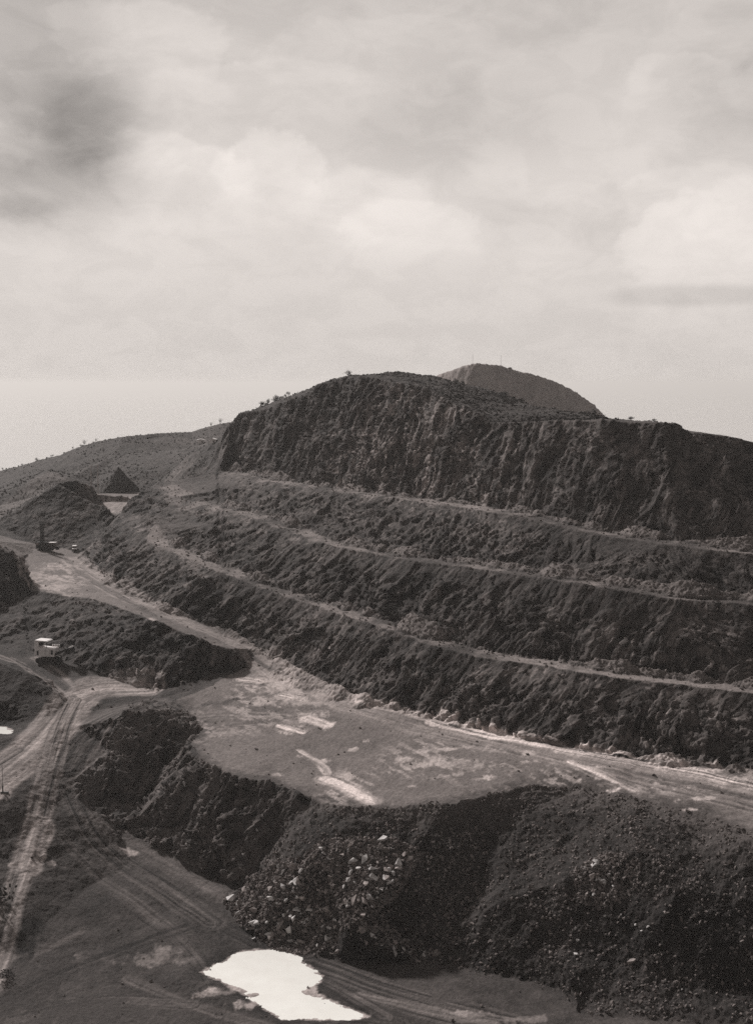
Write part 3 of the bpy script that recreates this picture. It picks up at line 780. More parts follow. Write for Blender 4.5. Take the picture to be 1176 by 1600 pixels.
bm = B(); rod(bm, (-1.25, 0, .3), (-1.5, 0, 9.6), .17); mesh_obj('drill_rod', bm, M_DARK, mast)
bm = B(); box(bm, (-1.4, 0, 5.2), (.8, .7, 1.1)); mesh_obj('drill_head', bm, M_TRACK, mast)
for x in (.9, 1.15, 3.5):
    bm = B(); rod(bm, (x, -.9, 1.2), (x, -.9, 3.5), .07); mesh_obj('exhaust_pipe', bm, M_DARK, t)
bm = B(); box(bm, (4.1, -.2, 1.0), (.9, 1.3, .9)); mesh_obj('dust_box', bm, M_TRACK, t)

# ------------------------------------------------------------------ small white off-road car
p = stand(117, 861)
t = thing('off_road_car', 'small white off-road car facing the camera beside the drill rig', 'car', p, R(12))
bm = B(); prism(bm, [(-.8, .45), (.8, .45), (.82, 1.0), (.74, 1.1), (-.74, 1.1), (-.82, 1.0)], -1.9, 1.7); body = mesh_obj('body', bm, M_WHITE, t)
bm = B(); prism(bm, [(-.76, 1.1), (.76, 1.1), (.66, 1.85), (-.66, 1.85)], -.55, 1.68); cabn = mesh_obj('cabin', bm, M_WHITE, t)
bm = B(); box(bm, (0, -.57, 1.44), (1.26, .05, .52)); mesh_obj('windscreen', bm, M_GLASS, cabn)
bm = B(); box(bm, (0, .55, 1.9), (1.4, 2.3, .1)); mesh_obj('roof', bm, M_TIN, cabn)
for s in (-1, 1):
    bm = B(); box(bm, (s*.73, .6, 1.5), (.05, 1.6, .45)); mesh_obj('side_window', bm, M_GLASS, cabn)
    bm = B(); rod(bm, (s*.55, -1.86, .85), (s*.55, -1.96, .85), .13, None, 12); mesh_obj('headlight', bm, M_GLASS, body)
    for y in (-1.2, 1.1):
        bm = B(); rod(bm, (s*.62, y, .38), (s*.86, y, .38), .38, None, 14); w_ = mesh_obj('wheel', bm, M_RUBBER, t)
        bm = B(); rod(bm, (s*.84, y, .38), (s*.88, y, .38), .18, None, 10); mesh_obj('hub', bm, M_GREY, w_)
bm = B(); box(bm, (0, -1.92, .75), (.8, .06, .4)); mesh_obj('radiator', bm, M_DARK, body)
bm = B(); box(bm, (0, -1.98, .48), (1.6, .12, .16)); mesh_obj('bumper', bm, M_DARK, body)

# ------------------------------------------------------------------ poles, masts, huts
def pole(base, h, label, group, mat, r=.24, arm=True, name='utility_pole', cat='pole'):
    t = thing(name, label, cat, base, 0, group)
    bm = B(); rod(bm, (0, 0, -.5), (0, 0, h), r, r*.75, 8); mesh_obj('post', bm, mat, t)
    if arm:
        bm = B(); box(bm, (0, 0, h - .5), (1.5, .14, .16)); ar = mesh_obj('crossarm', bm, mat, t)
        for s in (-.6, 0, .6):
            bm = B(); rod(bm, (s, 0, h - .42), (s, 0, h - .15), .07); mesh_obj('insulator', bm, M_TIN, ar)
    return t
d = 560; b_ = Vector(D(143, 760, d)); b_.z = zfin(b_.x, b_.y)
pole(b_, D(143, 727, d)[2] - b_.z, 'pale timber pole rising from behind the dark bank, left of its neighbour', None, M_PALEWOOD)
d = 548; b_ = Vector(D(153.5, 760, d)); b_.z = zfin(b_.x, b_.y)
pole(b_, D(153.5, 726, d)[2] - b_.z, 'taller pale timber pole standing between the dark bank and the cone heap', None, M_PALEWOOD)
for u, vt, lab in ((738, 553, 'thin mast on the very top of the far hill'), (782, 555, 'thin mast on the right shoulder of the far hill')):
    h0 = hit(u, vt + 18 if u < 760 else vt + 19)
    b_ = Vector((h0[0], h0[1], zfin(h0[0], h0[1])))
    pole(b_, D(u, vt, h0[1])[2] - b_.z, lab, None, M_GREY, .09, False, 'mast', 'mast')
def hut(u, v, sx, sy, sz, label, mat, rmat, rz=0.):
    b_ = stand(u, v); t = thing('hut', label, 'hut', b_, rz)
    bm = B(); box(bm, (0, 0, sz/2 - .2), (sx, sy, sz + .4), None, .03); w_ = mesh_obj('wall', bm, mat, t)
    bm = B(); prism(bm, [(-sx/2 - .25, sz), (sx/2 + .25, sz), (sx/2 + .25, sz + .12), (0, sz + sy*.28), (-sx/2 - .25, sz + .12)], -sy/2 - .25, sy/2 + .25); mesh_obj('roof', bm, rmat, t)
    bm = B(); box(bm, (sx*.2, -sy/2 - .02, sz*.42), (.8, .05, sz*.75)); mesh_obj('door', bm, M_GREY, t)
hut(314, 692, 3.6, 2.6, 1.5, 'wider white hut on the hillside left of the cliff', M_TIN, M_TIN, .1)
hut(333, 691, 2.8, 2.4, 1.2, 'smaller white hut on the hillside, close against the cliff edge', M_TIN, M_TIN, -.1)
hut(796, 580, 2.6, 2.2, 2.0, 'tiny dark hut on the skyline of the far hill', M_GREY, M_DARK)
# post with a foot plank by the left road
b_ = stand(5, 1240); t = thing('marker_post', 'dark marker post on a plank foot beside the left road', 'post', b_)
bm = B(); rod(bm, (0, 0, -.3), (0, 0, 1.6), .14); rod(bm, (0, 0, 1.6), (0, 0, 6.0), .05); mesh_obj('post', bm, M_DARK, t)
bm = B(); box(bm, (.35, 0, .12), (1.7, .5, .3)); mesh_obj('foot', bm, M_DARK, t)

# ------------------------------------------------------------------ cone of dumped spoil on the upper terrace
d = 566; c_ = Vector(D(186, 770, d)); c_.z = zfin(c_.x, c_.y)
bm = B(); apex = D(187, 729, d)[2] - c_.z; rad = 10.6
rings, segs = 34, 72; vv = []
for i in range(rings + 1):
    f = i/rings; row = []
    for k in range(segs):
        a = 2*math.pi*k/segs
        rr_ = rad*f*(1 + .06*math.sin(3*a + 1) + .22*mnoise.noise(Vector((math.cos(a)*1.6, math.sin(a)*1.6, 3)))) + .9*f*mnoise.noise(Vector((math.cos(a)*5, math.sin(a)*5, f*9)))
        zz_ = apex*(1 - f) - .8*f + .5*mnoise.noise(Vector((rr_*math.cos(a)*.9, rr_*math.sin(a)*.9, 7))) + .8*mnoise.noise(Vector((rr_*math.cos(a)*.3, rr_*math.sin(a)*.3, 17)))*f - apex*.03*math.sin(math.pi*f)
        row.append(bm.verts.new((rr_*math.cos(a), rr_*math.sin(a), zz_)) if i else None)
    vv.append(row)
top_v = bm.verts.new((0, 0, apex))
for k in range(segs): bm.faces.new((top_v, vv[1][k], vv[1][(k+1) % segs]))
for i in range(1, rings):
    for k in range(segs): bm.faces.new((vv[i][k], vv[i+1][k], vv[i+1][(k+1) % segs], vv[i][(k+1) % segs]))
o = mesh_obj('spoil_heap', bm, M_SPOIL); o.location = c_
tag(o, 'dark pointed heap of dumped spoil on the upper terrace behind the poles', 'spoil heap')

# ------------------------------------------------------------------ ponds
mw = bpy.data.materials.new('milky_water'); mw.use_nodes = True; b = mw.node_tree.nodes['Principled BSDF']
nn_ = mw.node_tree.nodes.new('ShaderNodeTexNoise'); nn_.inputs['Scale'].default_value = .35; nn_.inputs['Detail'].default_value = 4
rp = mw.node_tree.nodes.new('ShaderNodeValToRGB'); rp.color_ramp.elements[0].position = .35; rp.color_ramp.elements[0].color = (.80, .78, .74, 1); rp.color_ramp.elements[1].color = (.88, .87, .83, 1)
tcw = mw.node_tree.nodes.new('ShaderNodeTexCoord'); mw.node_tree.links.new(tcw.outputs['Object'], nn_.inputs['Vector'])
mw.node_tree.links.new(nn_.outputs['Fac'], rp.inputs['Fac']); mw.node_tree.links.new(rp.outputs['Color'], b.inputs['Base Color'])
b.inputs['Roughness'].default_value = .12; b.inputs['IOR'].default_value = 1.33
for poly, zz_ in ((POND_A, POND_Z), (POND_C, -79.0)):
    c = np.mean([p_[:2] for p_ in poly], 0)
    me = bpy.data.meshes.new('pond')
    me.from_pydata([(c[0] + (p_[0]-c[0])*1.18, c[1] + (p_[1]-c[1])*1.18, zz_ + .02) for p_ in poly], [], [list(range(len(poly)))][:1])
    me.materials.append(mw); o = link(bpy.data.objects.new('pond', me)); o['kind'] = 'structure'

# ------------------------------------------------------------------ shrubs
def make_shrub(seed, spread=1.0, tall=1.0, n=260):
    r = random.Random(seed); bt = B()
    rod(bt, (0, 0, -.15), (.05, 0, .45*tall), .05, .03, 6)
    tips = []
    for k in range(7):
        a = r.uniform(0, 6.28); h = r.uniform(.45, .95)*tall; e = (math.cos(a)*r.uniform(.15, .55)*spread, math.sin(a)*r.uniform(.15, .55)*spread, h)
        rod(bt, (.02, 0, .25*tall), e, .03, .012, 5); tips.append(Vector(e))
    bc = B()
    for k in range(n):
        c = r.choice(tips) + Vector((r.gauss(0, .17)*spread, r.gauss(0, .17)*spread, r.gauss(-.05, .14)*tall))
        c.z = max(.05, c.z)
        s = r.uniform(.03, .085)
        m3 = Matrix.Rotation(r.uniform(0, 6.28), 3, 'Z') @ Matrix.Rotation(r.uniform(-1.2, 1.2), 3, 'X') @ Matrix.Rotation(r.uniform(-1, 1), 3, 'Y')
        q_ = [bc.verts.new(c + m3 @ Vector(v_)) for v_ in ((-s, -s*.5, 0), (s, -s*.5, .01), (s*1.1, s*.5, 0), (-s*.8, s*.6, -.01))]
        bc.faces.new(q_)
    mt = bpy.data.meshes.new('trunk'); bt.to_mesh(mt); bt.free(); mt.materials.append(M_BARK)
    mc = bpy.data.meshes.new('crown'); bc.to_mesh(mc); bc.free(); mc.materials.append(M_LEAF)
    return mt, mc
KIND = [make_shrub(1), make_shrub(2, .75, 1.1, 200), make_shrub(3, 1.35, .75, 300), make_shrub(4, .8, 1.2, 90)]
def shrub(pos, size, kind, label, group=None, rz=0.):
    t = thing('shrub', label, 'shrub', pos, rz, group); t.scale = (size,)*3
    for nm, me in zip(('trunk', 'crown'), KIND[kind]):
        o = link(bpy.data.objects.new(nm, me)); o.parent = t
def skyline(u, v0=540):
    """first ground met looking down from the sky on a bearing"""
    for v in np.arange(v0, 900, .5):
        ax, az = ray(u, v); i = int(np.clip(np.searchsorted(A, ax), 0, NA-1))
        mm = (Zz[i] >= az*Y[i])
        if mm.any():
            j = int(np.argmax(mm)); return Vector((X[i, j], Y[i, j], Zz[i, j] - .1))
shrub(skyline(543), 1.9, 0, 'lone dark bush on the brow of the main cliff against the sky')
shrub(skyline(343), 2.6, 3, 'thin little tree on the ridge hard by the cliff edge')
shrub(skyline(329), 2.0, 3, 'thin little tree on the ridge, second from the cliff edge')
shrub(skyline(131), 2.6, 3, 'sparse small tree sticking up from the left ridge skyline')
shrub(skyline(149), 1.8, 3, 'lower sparse tree on the left ridge, just right of the sparse taller one')
shrub(skyline(984), 1.3, 2, 'low round bush on the skyline left of the notch in the right cliff')
shrub(skyline(1020), 1.0, 2, 'low dark bush on the skyline right of the notch in the right cliff')
for k in range(34):
    u = rnd.uniform(690, 935); 
    f = (u - 690)/250
    v = 590 + 62*f**1.15 + rnd.uniform(2, 22)*(1-f*.8)
    h0 = hit(u, v)
    if h0[1] > 520: continue
    shrub(Vector((h0[0], h0[1], zfin(h0[0], h0[1]) - .08)), rnd.uniform(.9, 2.1), rnd.randrange(3), 'dark bush in the scrub belt along the hilltop below the far hill', 'bushes of the hilltop scrub belt', rnd.uniform(0, 6))
for k in range(11):
    u = rnd.uniform(404, 456); p_ = skyline(u)
    shrub(p_, rnd.uniform(.9, 2.2), rnd.randrange(3), 'dark bush on the hilltop skyline between the cliff shoulder and main brow', 'bushes on the cliff shoulder', rnd.uniform(0, 6))
for k in range(9):
    u = rnd.gauss(rnd.choice((60, 130, 150, 215)), 26)
    if u < 0: continue
    p_ = skyline(u)
    if p_.y > 900: continue
    shrub(p_, rnd.uniform(.7, 1.5), rnd.randrange(3), 'dark bush along the skyline of the left ridge', 'bushes along the left ridge', rnd.uniform(0, 6))
# dark growth at the left edge beside the track
b_ = stand(-10, 1420); shrub(b_, 5.0, 2, 'large dark bush at the left edge beside the rutted track')
b_ = stand(10, 1528); shrub(b_, 1.9, 2, 'low dark bush by the pale puddle in the bottom left corner')

# low scrub: one mass
rs = np.random.RandomState(3)
vs_, fs_ = [], []
zi, zj = np.where((zone == Z_HILL) & ~bermm & (fbm(X/14, Y/14, 0*X, 3, .6, 88) + .3*rs.uniform(-1, 1, X.shape) > -.05) & (Y > 340) & (Y < 760) & (X > -260) & (X < 200))
pick = rs.choice(len(zi), 20000, replace=False)
for a_ in pick:
    i, j = zi[a_], zj[a_]; s = rs.uniform(.15, .5) * (1.3 if Y[i, j] > 560 else 1)
    for k in range(3):
        an = rs.uniform(0, 6.28); dx, dy = math.cos(an)*s*.6, math.sin(an)*s*.6
        ox, oy = rs.normal(0, .25, 2); n0 = len(vs_)
        vs_ += [(X[i,j]+ox-dx, Y[i,j]+oy-dy, Zz[i,j]-.1), (X[i,j]+ox+dx, Y[i,j]+oy+dy, Zz[i,j]-.1), (X[i,j]+ox+dx*.7, Y[i,j]+oy+dy*.7, Zz[i,j]+s*rs.uniform(.4, 1)), (X[i,j]+ox-dx*.6, Y[i,j]+oy-dy*.6, Zz[i,j]+s*rs.uniform(.4, 1))]
        fs_.append((n0, n0+1, n0+2, n0+3))
me = bpy.data.meshes.new('scrub'); me.from_pydata(vs_, [], fs_); me.materials.append(M_LEAF)
o = link(bpy.data.objects.new('scrub', me)); o['kind'] = 'stuff'

# ------------------------------------------------------------------ boulders
def hull(seed, n=13, flat=(1, .75, .6)):
    r = random.Random(seed); bm = B()
    for k in range(n):
        v_ = Vector((r.gauss(0, 1), r.gauss(0, 1), r.gauss(0, 1))).normalized() * r.uniform(.85, 1.1)
        bm.verts.new((v_.x*flat[0]*.5, v_.y*flat[1]*.5, v_.z*flat[2]*.5))
    res = bmesh.ops.convex_hull(bm, input=bm.verts)
    bmesh.ops.delete(bm, geom=list({g for g in res['geom_interior'] + res['geom_unused'] if isinstance(g, bmesh.types.BMVert)}), context='VERTS')
    return bm
HB = []
for k in range(10):
    for mt in (M_STONE, M_STONE2):
        bm = hull(k, 8 + k % 4, (1.1, rnd.uniform(.5, .85), rnd.uniform(.35, .65)))
        bmesh.ops.bevel(bm, geom=list(bm.edges), offset=.012, segments=1, affect='EDGES')
        me = bpy.data.meshes.new('boulder'); bm.to_mesh(me); bm.free(); me.materials.append(mt); HB.append(me)
def boulder(u, v, px, label, group=None, kind=None, rot=None):
    p_ = hit(u, v); s = px * p_[1] / FPX
    me = HB[kind if kind is not None else rnd.randrange(len(HB))]
    o = link(bpy.data.objects.new('boulder', me))
    o.location = (p_[0], p_[1], zfin(p_[0], p_[1]) + s*.2)
    o.rotation_euler = rot if rot is not None else (rnd.gauss(.25, .5), rnd.gauss(-.35, .5), rnd.uniform(0, 6.28))
    o.scale = (s, s, s)
    return tag(o, label, 'boulder', group)
boulder(597, 1313, 21, 'largest pale slab boulder, perched high on the rubble slope below the plateau', None, 0, (.3, -.5, .3))
boulder(362, 1411, 26, 'pale flat boulder at the left tip of the rubble spill', None, 2, (.1, -.1, .1))
boulder(383, 1350, 12, 'bright stone alone on the dark slope, above the tip of the rubble spill', None, 4)
boulder(502, 1333, 13, 'upright pale stone at the upper left of the rubble spill', None, 6, (.2, 1.1, .3))
boulder(401, 1309, 10, 'small pale stone on the dark slope close under the plateau edge', None, 8)
boulder(288, 1243, 13, 'pale boulder on the ribbed slope left of the plateau edge', None, 10)
boulder(906, 1372, 11, 'square pale block at the left end of the pale stones on the right slope', None, 12, (.1, .1, .2))
boulder(899, 1492, 12, 'roundish bright boulder low on the right rubble slope', None, 14)
boulder(985, 1505, 20, 'large grey slab lying low on the right rubble slope', None, 1, (.2, -.4, .4))
boulder(1038, 1435, 12, 'grey block on the right slope at the rim of the dark hollow', None, 3)
boulder(300, 922, 11, 'small bright slab on the lowest terrace wall beside the haul road', None, 5, (0, 0, .2))
boulder(566, 760 + 724, 17, 'bright boulder at the foot of the rubble spill beyond the pond', None, 7)
for c_ in range(1): pass
def spread(poly, n, smin, smax, label, group, pw=1.5):
    xs = [a[0] for a in poly]; ys = [a[1] for a in poly]; done = 0
    P_ = [np.array(a, float) for a in poly]
    while done < n:
        u, v = rnd.uniform(min(xs), max(xs)), rnd.uniform(min(ys), max(ys))
        if not in_poly(np.array([u]), np.array([v]), P_)[0]: continue
        boulder(u, v, smin + (smax - smin)*rnd.random()**pw, label, group); done += 1
spread([(352,1412),(400,1372),(470,1345),(560,1318),(610,1318),(645,1332),(615,1385),(575,1435),(530,1460),(460,1488),(400,1474),(375,1440)], 190, 7.5, 22, 'angular grey boulder in the rubble spill above the pond', 'boulders of the rubble spill above the pond')
spread([(480,1472),(560,1470),(640,1482),(700,1492),(690,1508),(600,1500),(520,1494)], 30, 5, 16, 'grey boulder along the foot of the dark slope, right of the rubble spill', 'boulders along the foot of the dark slope')
spread([(255,1300),(330,1310),(370,1345),(380,1380),(320,1360),(262,1335)], 26, 4, 10, 'grey stone piled at the foot of the ribbed slope beside the curved track', 'stones at the foot of the ribbed slope')
spread([(900,1360),(940,1340),(990,1345),(985,1385),(940,1402),(912,1400)], 28, 6, 15, 'pale boulder in the light cluster on the right rubble slope', 'pale boulders on the right slope')
spread([(850,1400),(1040,1390),(1060,1480),(960,1500),(880,1480)], 14, 4, 9, 'scattered grey stone on the right rubble slope below the pale cluster', 'scattered stones on the right slope')
spread([(1000,1500),(1100,1520),(1090,1585),(960,1575)], 4, 4, 10, 'grey stone in the dark hollow at the bottom right', 'stones in the dark hollow')
# everything smaller is one mass of rubble
octa = [np.array(v_, float) for v_ in ((1,0,0),(-1,0,0),(0,1,0),(0,-1,0),(0,0,1),(0,0,-1))]
of_ = ((0,2,4),(2,1,4),(1,3,4),(3,0,4),(2,0,5),(1,2,5),(3,1,5),(0,3,5))
dens = np.zeros(zone.shape)
dens += scree*(.5 + 1.0*sstep(-.1, .35, n8))
dens += .7*spl_m*(1-scree)*sstep(0, .3, n8)
dens += .5*talus*(zone == Z_TERR)
dens += .10*(zone == Z_TERR)*nearc*flat
dens += .008*(zone == Z_WORK) + .006*(zone == Z_PIT)
dens += .25*(zone == Z_TERR)*WF*sstep(.1, .4, n8)
heap = in_poly(X, Y, hits(*[(345,1408),(400,1366),(470,1338),(560,1310),(625,1310),(660,1330),(625,1390),(590,1435),(640,1480),(700,1492),(600,1500),(450,1490),(395,1476),(365,1440)]))
heap |= in_poly(X, Y, hits(*[(890,1365),(940,1330),(1000,1340),(1000,1385),(940,1420),(905,1410)]))
dens += 3.5*heap*spl_m
cellA = np.abs(np.gradient(X, axis=0)*np.gradient(Y, axis=1))
dens = dens*(Y > 185)*(Y < 480)*(np.abs(A)[:, None] < .33)
cum = np.cumsum((dens*cellA).ravel()); NS = 30000
sel = np.searchsorted(cum, rs.uniform(0, cum[-1], NS))
vs_, fs_ = np.empty((NS*6, 3)), np.empty((NS*8, 3), np.int32)
hp_ = heap.ravel()[sel]; ax_ = X.ravel()[sel]; ay_ = Y.ravel()[sel]; az_ = Zz.ravel()[sel]
for k in range(NS):
    s = (.16 + .40*rs.rand()**2.0) if hp_[k] else (.10 + .42*rs.rand()**3.2)
    r3 = rs.normal(size=(3, 3)); q_, _ = np.linalg.qr(r3)
    sc_ = np.array((1, rs.uniform(.55, 1), rs.uniform(.4, .8)))*s
    vs_[k*6:k*6+6] = (np.array(octa)*rs.uniform(.75, 1.2, (6, 1))*sc_) @ q_ + (ax_[k], ay_[k], az_[k] + s*.15)
    fs_[k*8:k*8+8] = np.array(of_) + k*6
me = bpy.data.meshes.new('rubble'); me.from_pydata(vs_.tolist(), [], fs_.tolist()); me.materials.append(M_RUB)
o = link(bpy.data.objects.new('rubble', me)); o['kind'] = 'stuff'
HAZE = 9e-5
# ------------------------------------------------------------------ sky and sun
AZ, EL = R(50), R(34)
sun_d = Vector((-math.cos(AZ)*math.cos(EL), math.sin(AZ)*math.cos(EL), math.sin(EL)))
sl = bpy.data.lights.new('sun', 'SUN'); sl.energy = 4.8; sl.angle = R(3.5); sl.color = (1, .965, .94)
so = bpy.data.objects.new('sun', sl); COL.objects.link(so); so.rotation_euler = sun_d.to_track_quat('Z', 'Y').to_euler()
w = bpy.data.worlds.new('World'); scene.world = w; w.use_nodes = True
nt = w.node_tree; N = nt.nodes; L = nt.links
bg = N['Background']; bg.inputs['Strength'].default_value = .1
def math_(op, a, b=None, clamp=False):
    n = N.new('ShaderNodeMath'); n.operation = op; n.use_clamp = clamp
    for i, v in enumerate((a, b)):
        if v is None: continue
        if isinstance(v, (int, float)): n.inputs[i].default_value = v
        else: L.new(v, n.inputs[i])
    return n.outputs[0]
def maprange(v, a, b, c, d, smooth=True):
    n = N.new('ShaderNodeMapRange'); n.interpolation_type = 'SMOOTHSTEP' if smooth else 'LINEAR'
    L.new(v, n.inputs['Value'])
    for k, x in zip(('From Min', 'From Max', 'To Min', 'To Max'), (a, b, c, d)): n.inputs[k].default_value = x
    return n.outputs['Result']
sky = N.new('ShaderNodeTexSky'); sky.sky_type = 'NISHITA'; sky.sun_disc = False
sky.sun_elevation = EL; sky.sun_rotation = math.atan2(sun_d.x, sun_d.y); sky.air_density = 1.5; sky.dust_density = 5
tc = N.new('ShaderNodeTexCoord'); nrm = N.new('ShaderNodeVectorMath'); nrm.operation = 'NORMALIZE'
L.new(tc.outputs['Generated'], nrm.inputs[0])
sep = N.new('ShaderNodeSeparateXYZ'); L.new(nrm.outputs[0], sep.inputs[0])
el = sep.outputs['Z']
ydiv = math_('MAXIMUM', sep.outputs['Y'], .05)
azx = math_('DIVIDE', sep.outputs['X'], math_('SQRT', math_('SUBTRACT', 1.0001, math_('MULTIPLY', el, el))))
# cloud layer projected on a high flat sheet
zz = math_('MAXIMUM', math_('ADD', el, .12), .04)
cx = math_('DIVIDE', sep.outputs['X'], zz); cy = math_('DIVIDE', sep.outputs['Y'], zz)
cv = N.new('ShaderNodeCombineXYZ'); L.new(cx, cv.inputs[0]); L.new(cy, cv.inputs[1])
def noise(vec, scale, detail, rough, dist=0., off=(0,0,0), sc=(1,1,1)):
    mp = N.new('ShaderNodeMapping'); mp.inputs['Location'].default_value = off; mp.inputs['Scale'].default_value = sc
    L.new(vec, mp.inputs['Vector'])
    n = N.new('ShaderNodeTexNoise'); n.inputs['Scale'].default_value = scale; n.inputs['Detail'].default_value = detail
    n.inputs['Roughness'].default_value = rough; n.inputs['Distortion'].default_value = dist
    L.new(mp.outputs[0], n.inputs['Vector']); return n.outputs['Fac']
streets = noise(cv.outputs[0], .9, 8, .55, .3, (3.1, 1.2, 0))
puffs = noise(nrm.outputs[0], 6.5, 14, .6, .35, (.35, 0, .1), (1, 1, 1.7))
bill = noise(nrm.outputs[0], 13, 12, .58, .25, (1.7, 0, .4), (1, 1, 1.25))
fine = noise(nrm.outputs[0], 22, 10, .62, .6, (0, 0, 0), (1, 1, 2))
def blob(az, e, ra, re):
    """soft cloud mass around an azimuth and height in the sky"""
    a = math_('DIVIDE', math_('SUBTRACT', azx, az), ra); b = math_('DIVIDE', math_('SUBTRACT', el, e), re)
    wob = math_('MULTIPLY', math_('SUBTRACT', puffs, .5), 1.3)
    r = math_('SQRT', math_('ADD', math_('MULTIPLY', a, a), math_('MULTIPLY', b, b)))
    return maprange(math_('ADD', r, wob), .45, 1.2, 1, 0)
def sky_at(u, v):
    d = Vector(((u - CU)/FPX, cp - (v - CV)/FPX*sp, -sp - (v - CV)/FPX*cp)).normalized()
    return d.x / math.sqrt(1 - d.z*d.z), d.z
def cumulus(u, v, ru, rv, amt, flat=.35):
    """heaped cloud with a billowing rim and a faded foot"""
    global val
    az, e = sky_at(u, v); a = math_('DIVIDE', math_('SUBTRACT', azx, az), ru/FPX); b = math_('DIVIDE', math_('SUBTRACT', el, e), rv/FPX)
    b = math_('MULTIPLY', b, math_('ADD', maprange(b, -.2, .2, flat, 1), 0))
    rr = math_('SQRT', math_('ADD', math_('MULTIPLY', a, a), math_('MULTIPLY', b, b)))
    rim = math_('ADD', rr, math_('MULTIPLY', math_('SUBTRACT', bill, .5), 2.4))
    rim = math_('ADD', rim, math_('MULTIPLY', math_('SUBTRACT', puffs, .5), 1.2))
    m = math_('MULTIPLY', maprange(rim, .72, .98, 1, 0), maprange(b, -.9, .2, 0, 1))
    shade_ = math_('ADD', .75, math_('MULTIPLY', maprange(bill, .35, .65, 0, 1), .25))
    val = math_('ADD', val, math_('MULTIPLY', math_('MULTIPLY', m, shade_), amt))
base = maprange(el, .06, .32, .69, .52)                     # bright haze low down, greyer above
base = math_('ADD', base, maprange(el, .03, .14, -.03, 0.04))
base = math_('ADD', base, maprange(el, -.01, .07, -.004, 0))
heap = maprange(puffs, .45, .58, 0, 1)
val = math_('ADD', base, math_('MULTIPLY', math_('SUBTRACT', heap, .5), .055))
val = math_('ADD', val, math_('MULTIPLY', math_('MULTIPLY', math_('SUBTRACT', streets, .5), maprange(el, .06, .2, 0, 1)), .13))
low = maprange(el, .05, .17, 0, 1)
val = math_('ADD', math_('MULTIPLY', val, low), math_('MULTIPLY', base, math_('SUBTRACT', 1, low)))
def add(u, v, ru, rv, amt):
    global val
    a, e = sky_at(u, v)
    val = math_('ADD', val, math_('MULTIPLY', blob(a, e, ru/FPX, rv/FPX), amt))
add(90, 285, 150, 90, -.12); add(95, 230, 150, 80, -.08); add(60, 290, 200, 70, -.09); add(140, 190, 80, 70, -.08); add(30, 325, 80, 24, -.10)
add(50, 70, 150, 110, -.10); add(255, 300, 110, 50, -.06)
add(340, 250, 150, 60, .03); add(620, 350, 150, 60, .04); add(420, 100, 240, 80, .04)
add(760, 200, 200, 70, -.05); add(1140, 150, 120, 70, -.08); add(1120, 380, 130, 60, .04); add(1080, 462, 160, 18, -.11); add(60, 200, 170, 110, -.06); add(850, 350, 130, 40, -.04)
cumulus(295, 265, 105, 62, .09); cumulus(430, 262, 110, 55, .10); cumulus(560, 300, 120, 45, .05); cumulus(640, 360, 130, 48, .07)
cumulus(250, 60, 130, 45, .09); cumulus(430, 130, 200, 34, .05); cumulus(620, 60, 160, 34, .05); cumulus(1110, 390, 150, 85, .095); cumulus(1060, 300, 110, 40, .06); cumulus(1060, 120, 120, 34, .07); cumulus(800, 380, 130, 50, .04)
val = math_('ADD', val, math_('MULTIPLY', math_('SUBTRACT', maprange(fine, .38, .62, 0, 1), .5), .045))
# unseen sky behind the camera and overhead dimmed to cut fill light
val = math_('MULTIPLY', val, maprange(sep.outputs['Y'], -.6, .75, .35, 1))
val = math_('MULTIPLY', val, maprange(el, .34, .7, 1, .6))
bw = N.new('ShaderNodeRGBToBW'); L.new(sky.outputs[0], bw.inputs[0])
thin = math_('MULTIPLY', math_('MINIMUM', math_('MULTIPLY', bw.outputs[0], .35), 8.), .12)
tot = math_('ADD', math_('MULTIPLY', val, 10 * .92), thin)
col = N.new('ShaderNodeMix'); col.data_type = 'RGBA'; col.blend_type = 'MULTIPLY'; col.inputs['Factor'].default_value = 1
L.new(tot, col.inputs[6]); col.inputs[7].default_value = (1.068, .992, .938, 1)
L.new(col.outputs[2], bg.inputs['Color'])
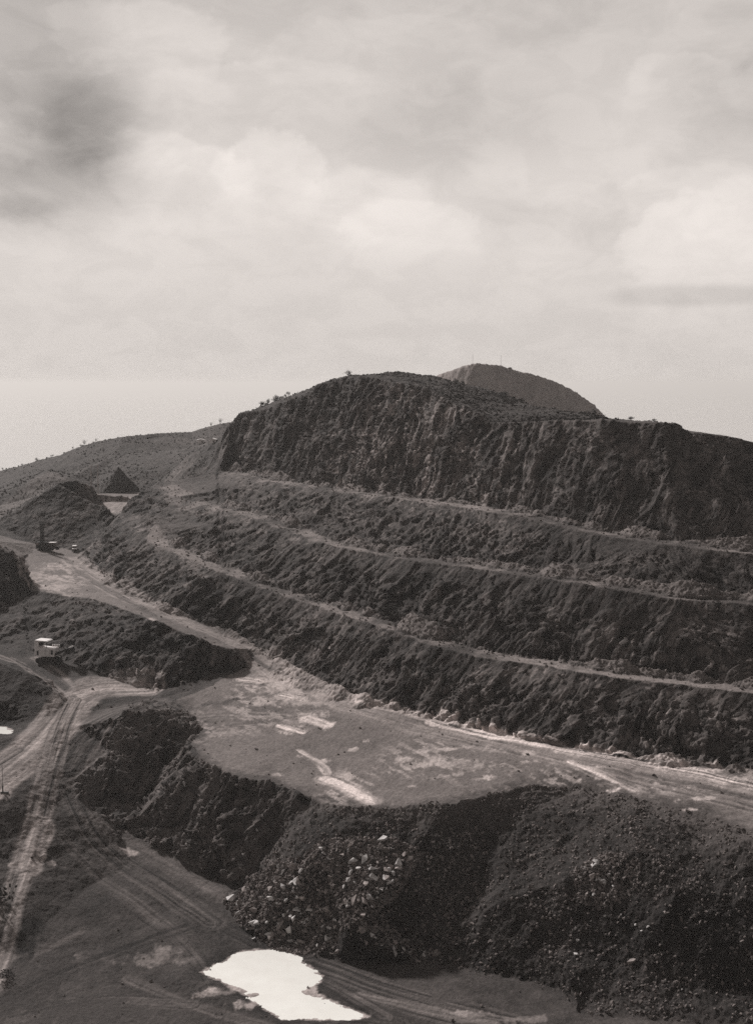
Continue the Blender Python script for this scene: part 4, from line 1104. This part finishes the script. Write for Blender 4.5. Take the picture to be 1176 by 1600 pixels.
# ------------------------------------------------------------------ sea and air
def sheet(name, pts_, mat, kind='structure'):
    me = bpy.data.meshes.new(name); me.from_pydata(pts_, [], [list(range(len(pts_)))]); me.materials.append(mat)
    o = bpy.data.objects.new(name, me); COL.objects.link(o); o['kind'] = kind; return o
ms = bpy.data.materials.new('sea_water'); ms.use_nodes = True; b = ms.node_tree.nodes['Principled BSDF']
b.inputs['Base Color'].default_value = (.535, .515, .50, 1); b.inputs['Roughness'].default_value = .35; b.inputs['IOR'].default_value = 1.33  # lightened base colour stands in for haze and glare on the water
S = 60000
sea = sheet('sea', [(-S,-S/4,-302),(S,-S/4,-302),(S,S,-302),(-S,S,-302)], ms)
mh = bpy.data.materials.new('hazy_air'); mh.use_nodes = True; n = mh.node_tree.nodes; n.remove(n['Principled BSDF'])
pv = n.new('ShaderNodeVolumePrincipled'); pv.inputs['Color'].default_value = (.975, .945, .918, 1); pv.inputs['Density'].default_value = HAZE
pv.inputs['Anisotropy'].default_value = .2
mh.node_tree.links.new(pv.outputs[0], n['Material Output'].inputs['Volume'])
bm = bmesh.new(); bmesh.ops.create_cube(bm, size=1)
for v in bm.verts:
    v.co.x *= 2*S + 50; v.co.y = (S + 40) if v.co.y > 0 else (-S/4 - 40); v.co.z = 45. if v.co.z > 0 else -303.
me = bpy.data.meshes.new('haze'); bm.to_mesh(me); bm.free(); me.materials.append(mh)
hz = bpy.data.objects.new('haze', me); COL.objects.link(hz); hz['kind'] = 'stuff'
# ------------------------------------------------------------------ camera
cam_d = bpy.data.cameras.new('camera'); cam = bpy.data.objects.new('camera', cam_d); COL.objects.link(cam)
cam_d.sensor_fit = 'VERTICAL'; cam_d.sensor_height = 24.0; cam_d.lens = 24.0 * FPX / 1600.0
cam_d.clip_start = 1.0; cam_d.clip_end = 200000
cam.location = (0, 0, 0); cam.rotation_euler = (R(90) - PITCH, 0, 0)
scene.camera = cam
scene.view_settings.view_transform = 'Standard'; scene.view_settings.look = 'None'
scene.view_settings.exposure = 0; scene.view_settings.gamma = 1; scene.view_settings.use_curve_mapping = False
scene.cycles.use_denoising = False
scene.cycles.sample_clamp_indirect = .6; scene.cycles.sample_clamp_direct = 3.0
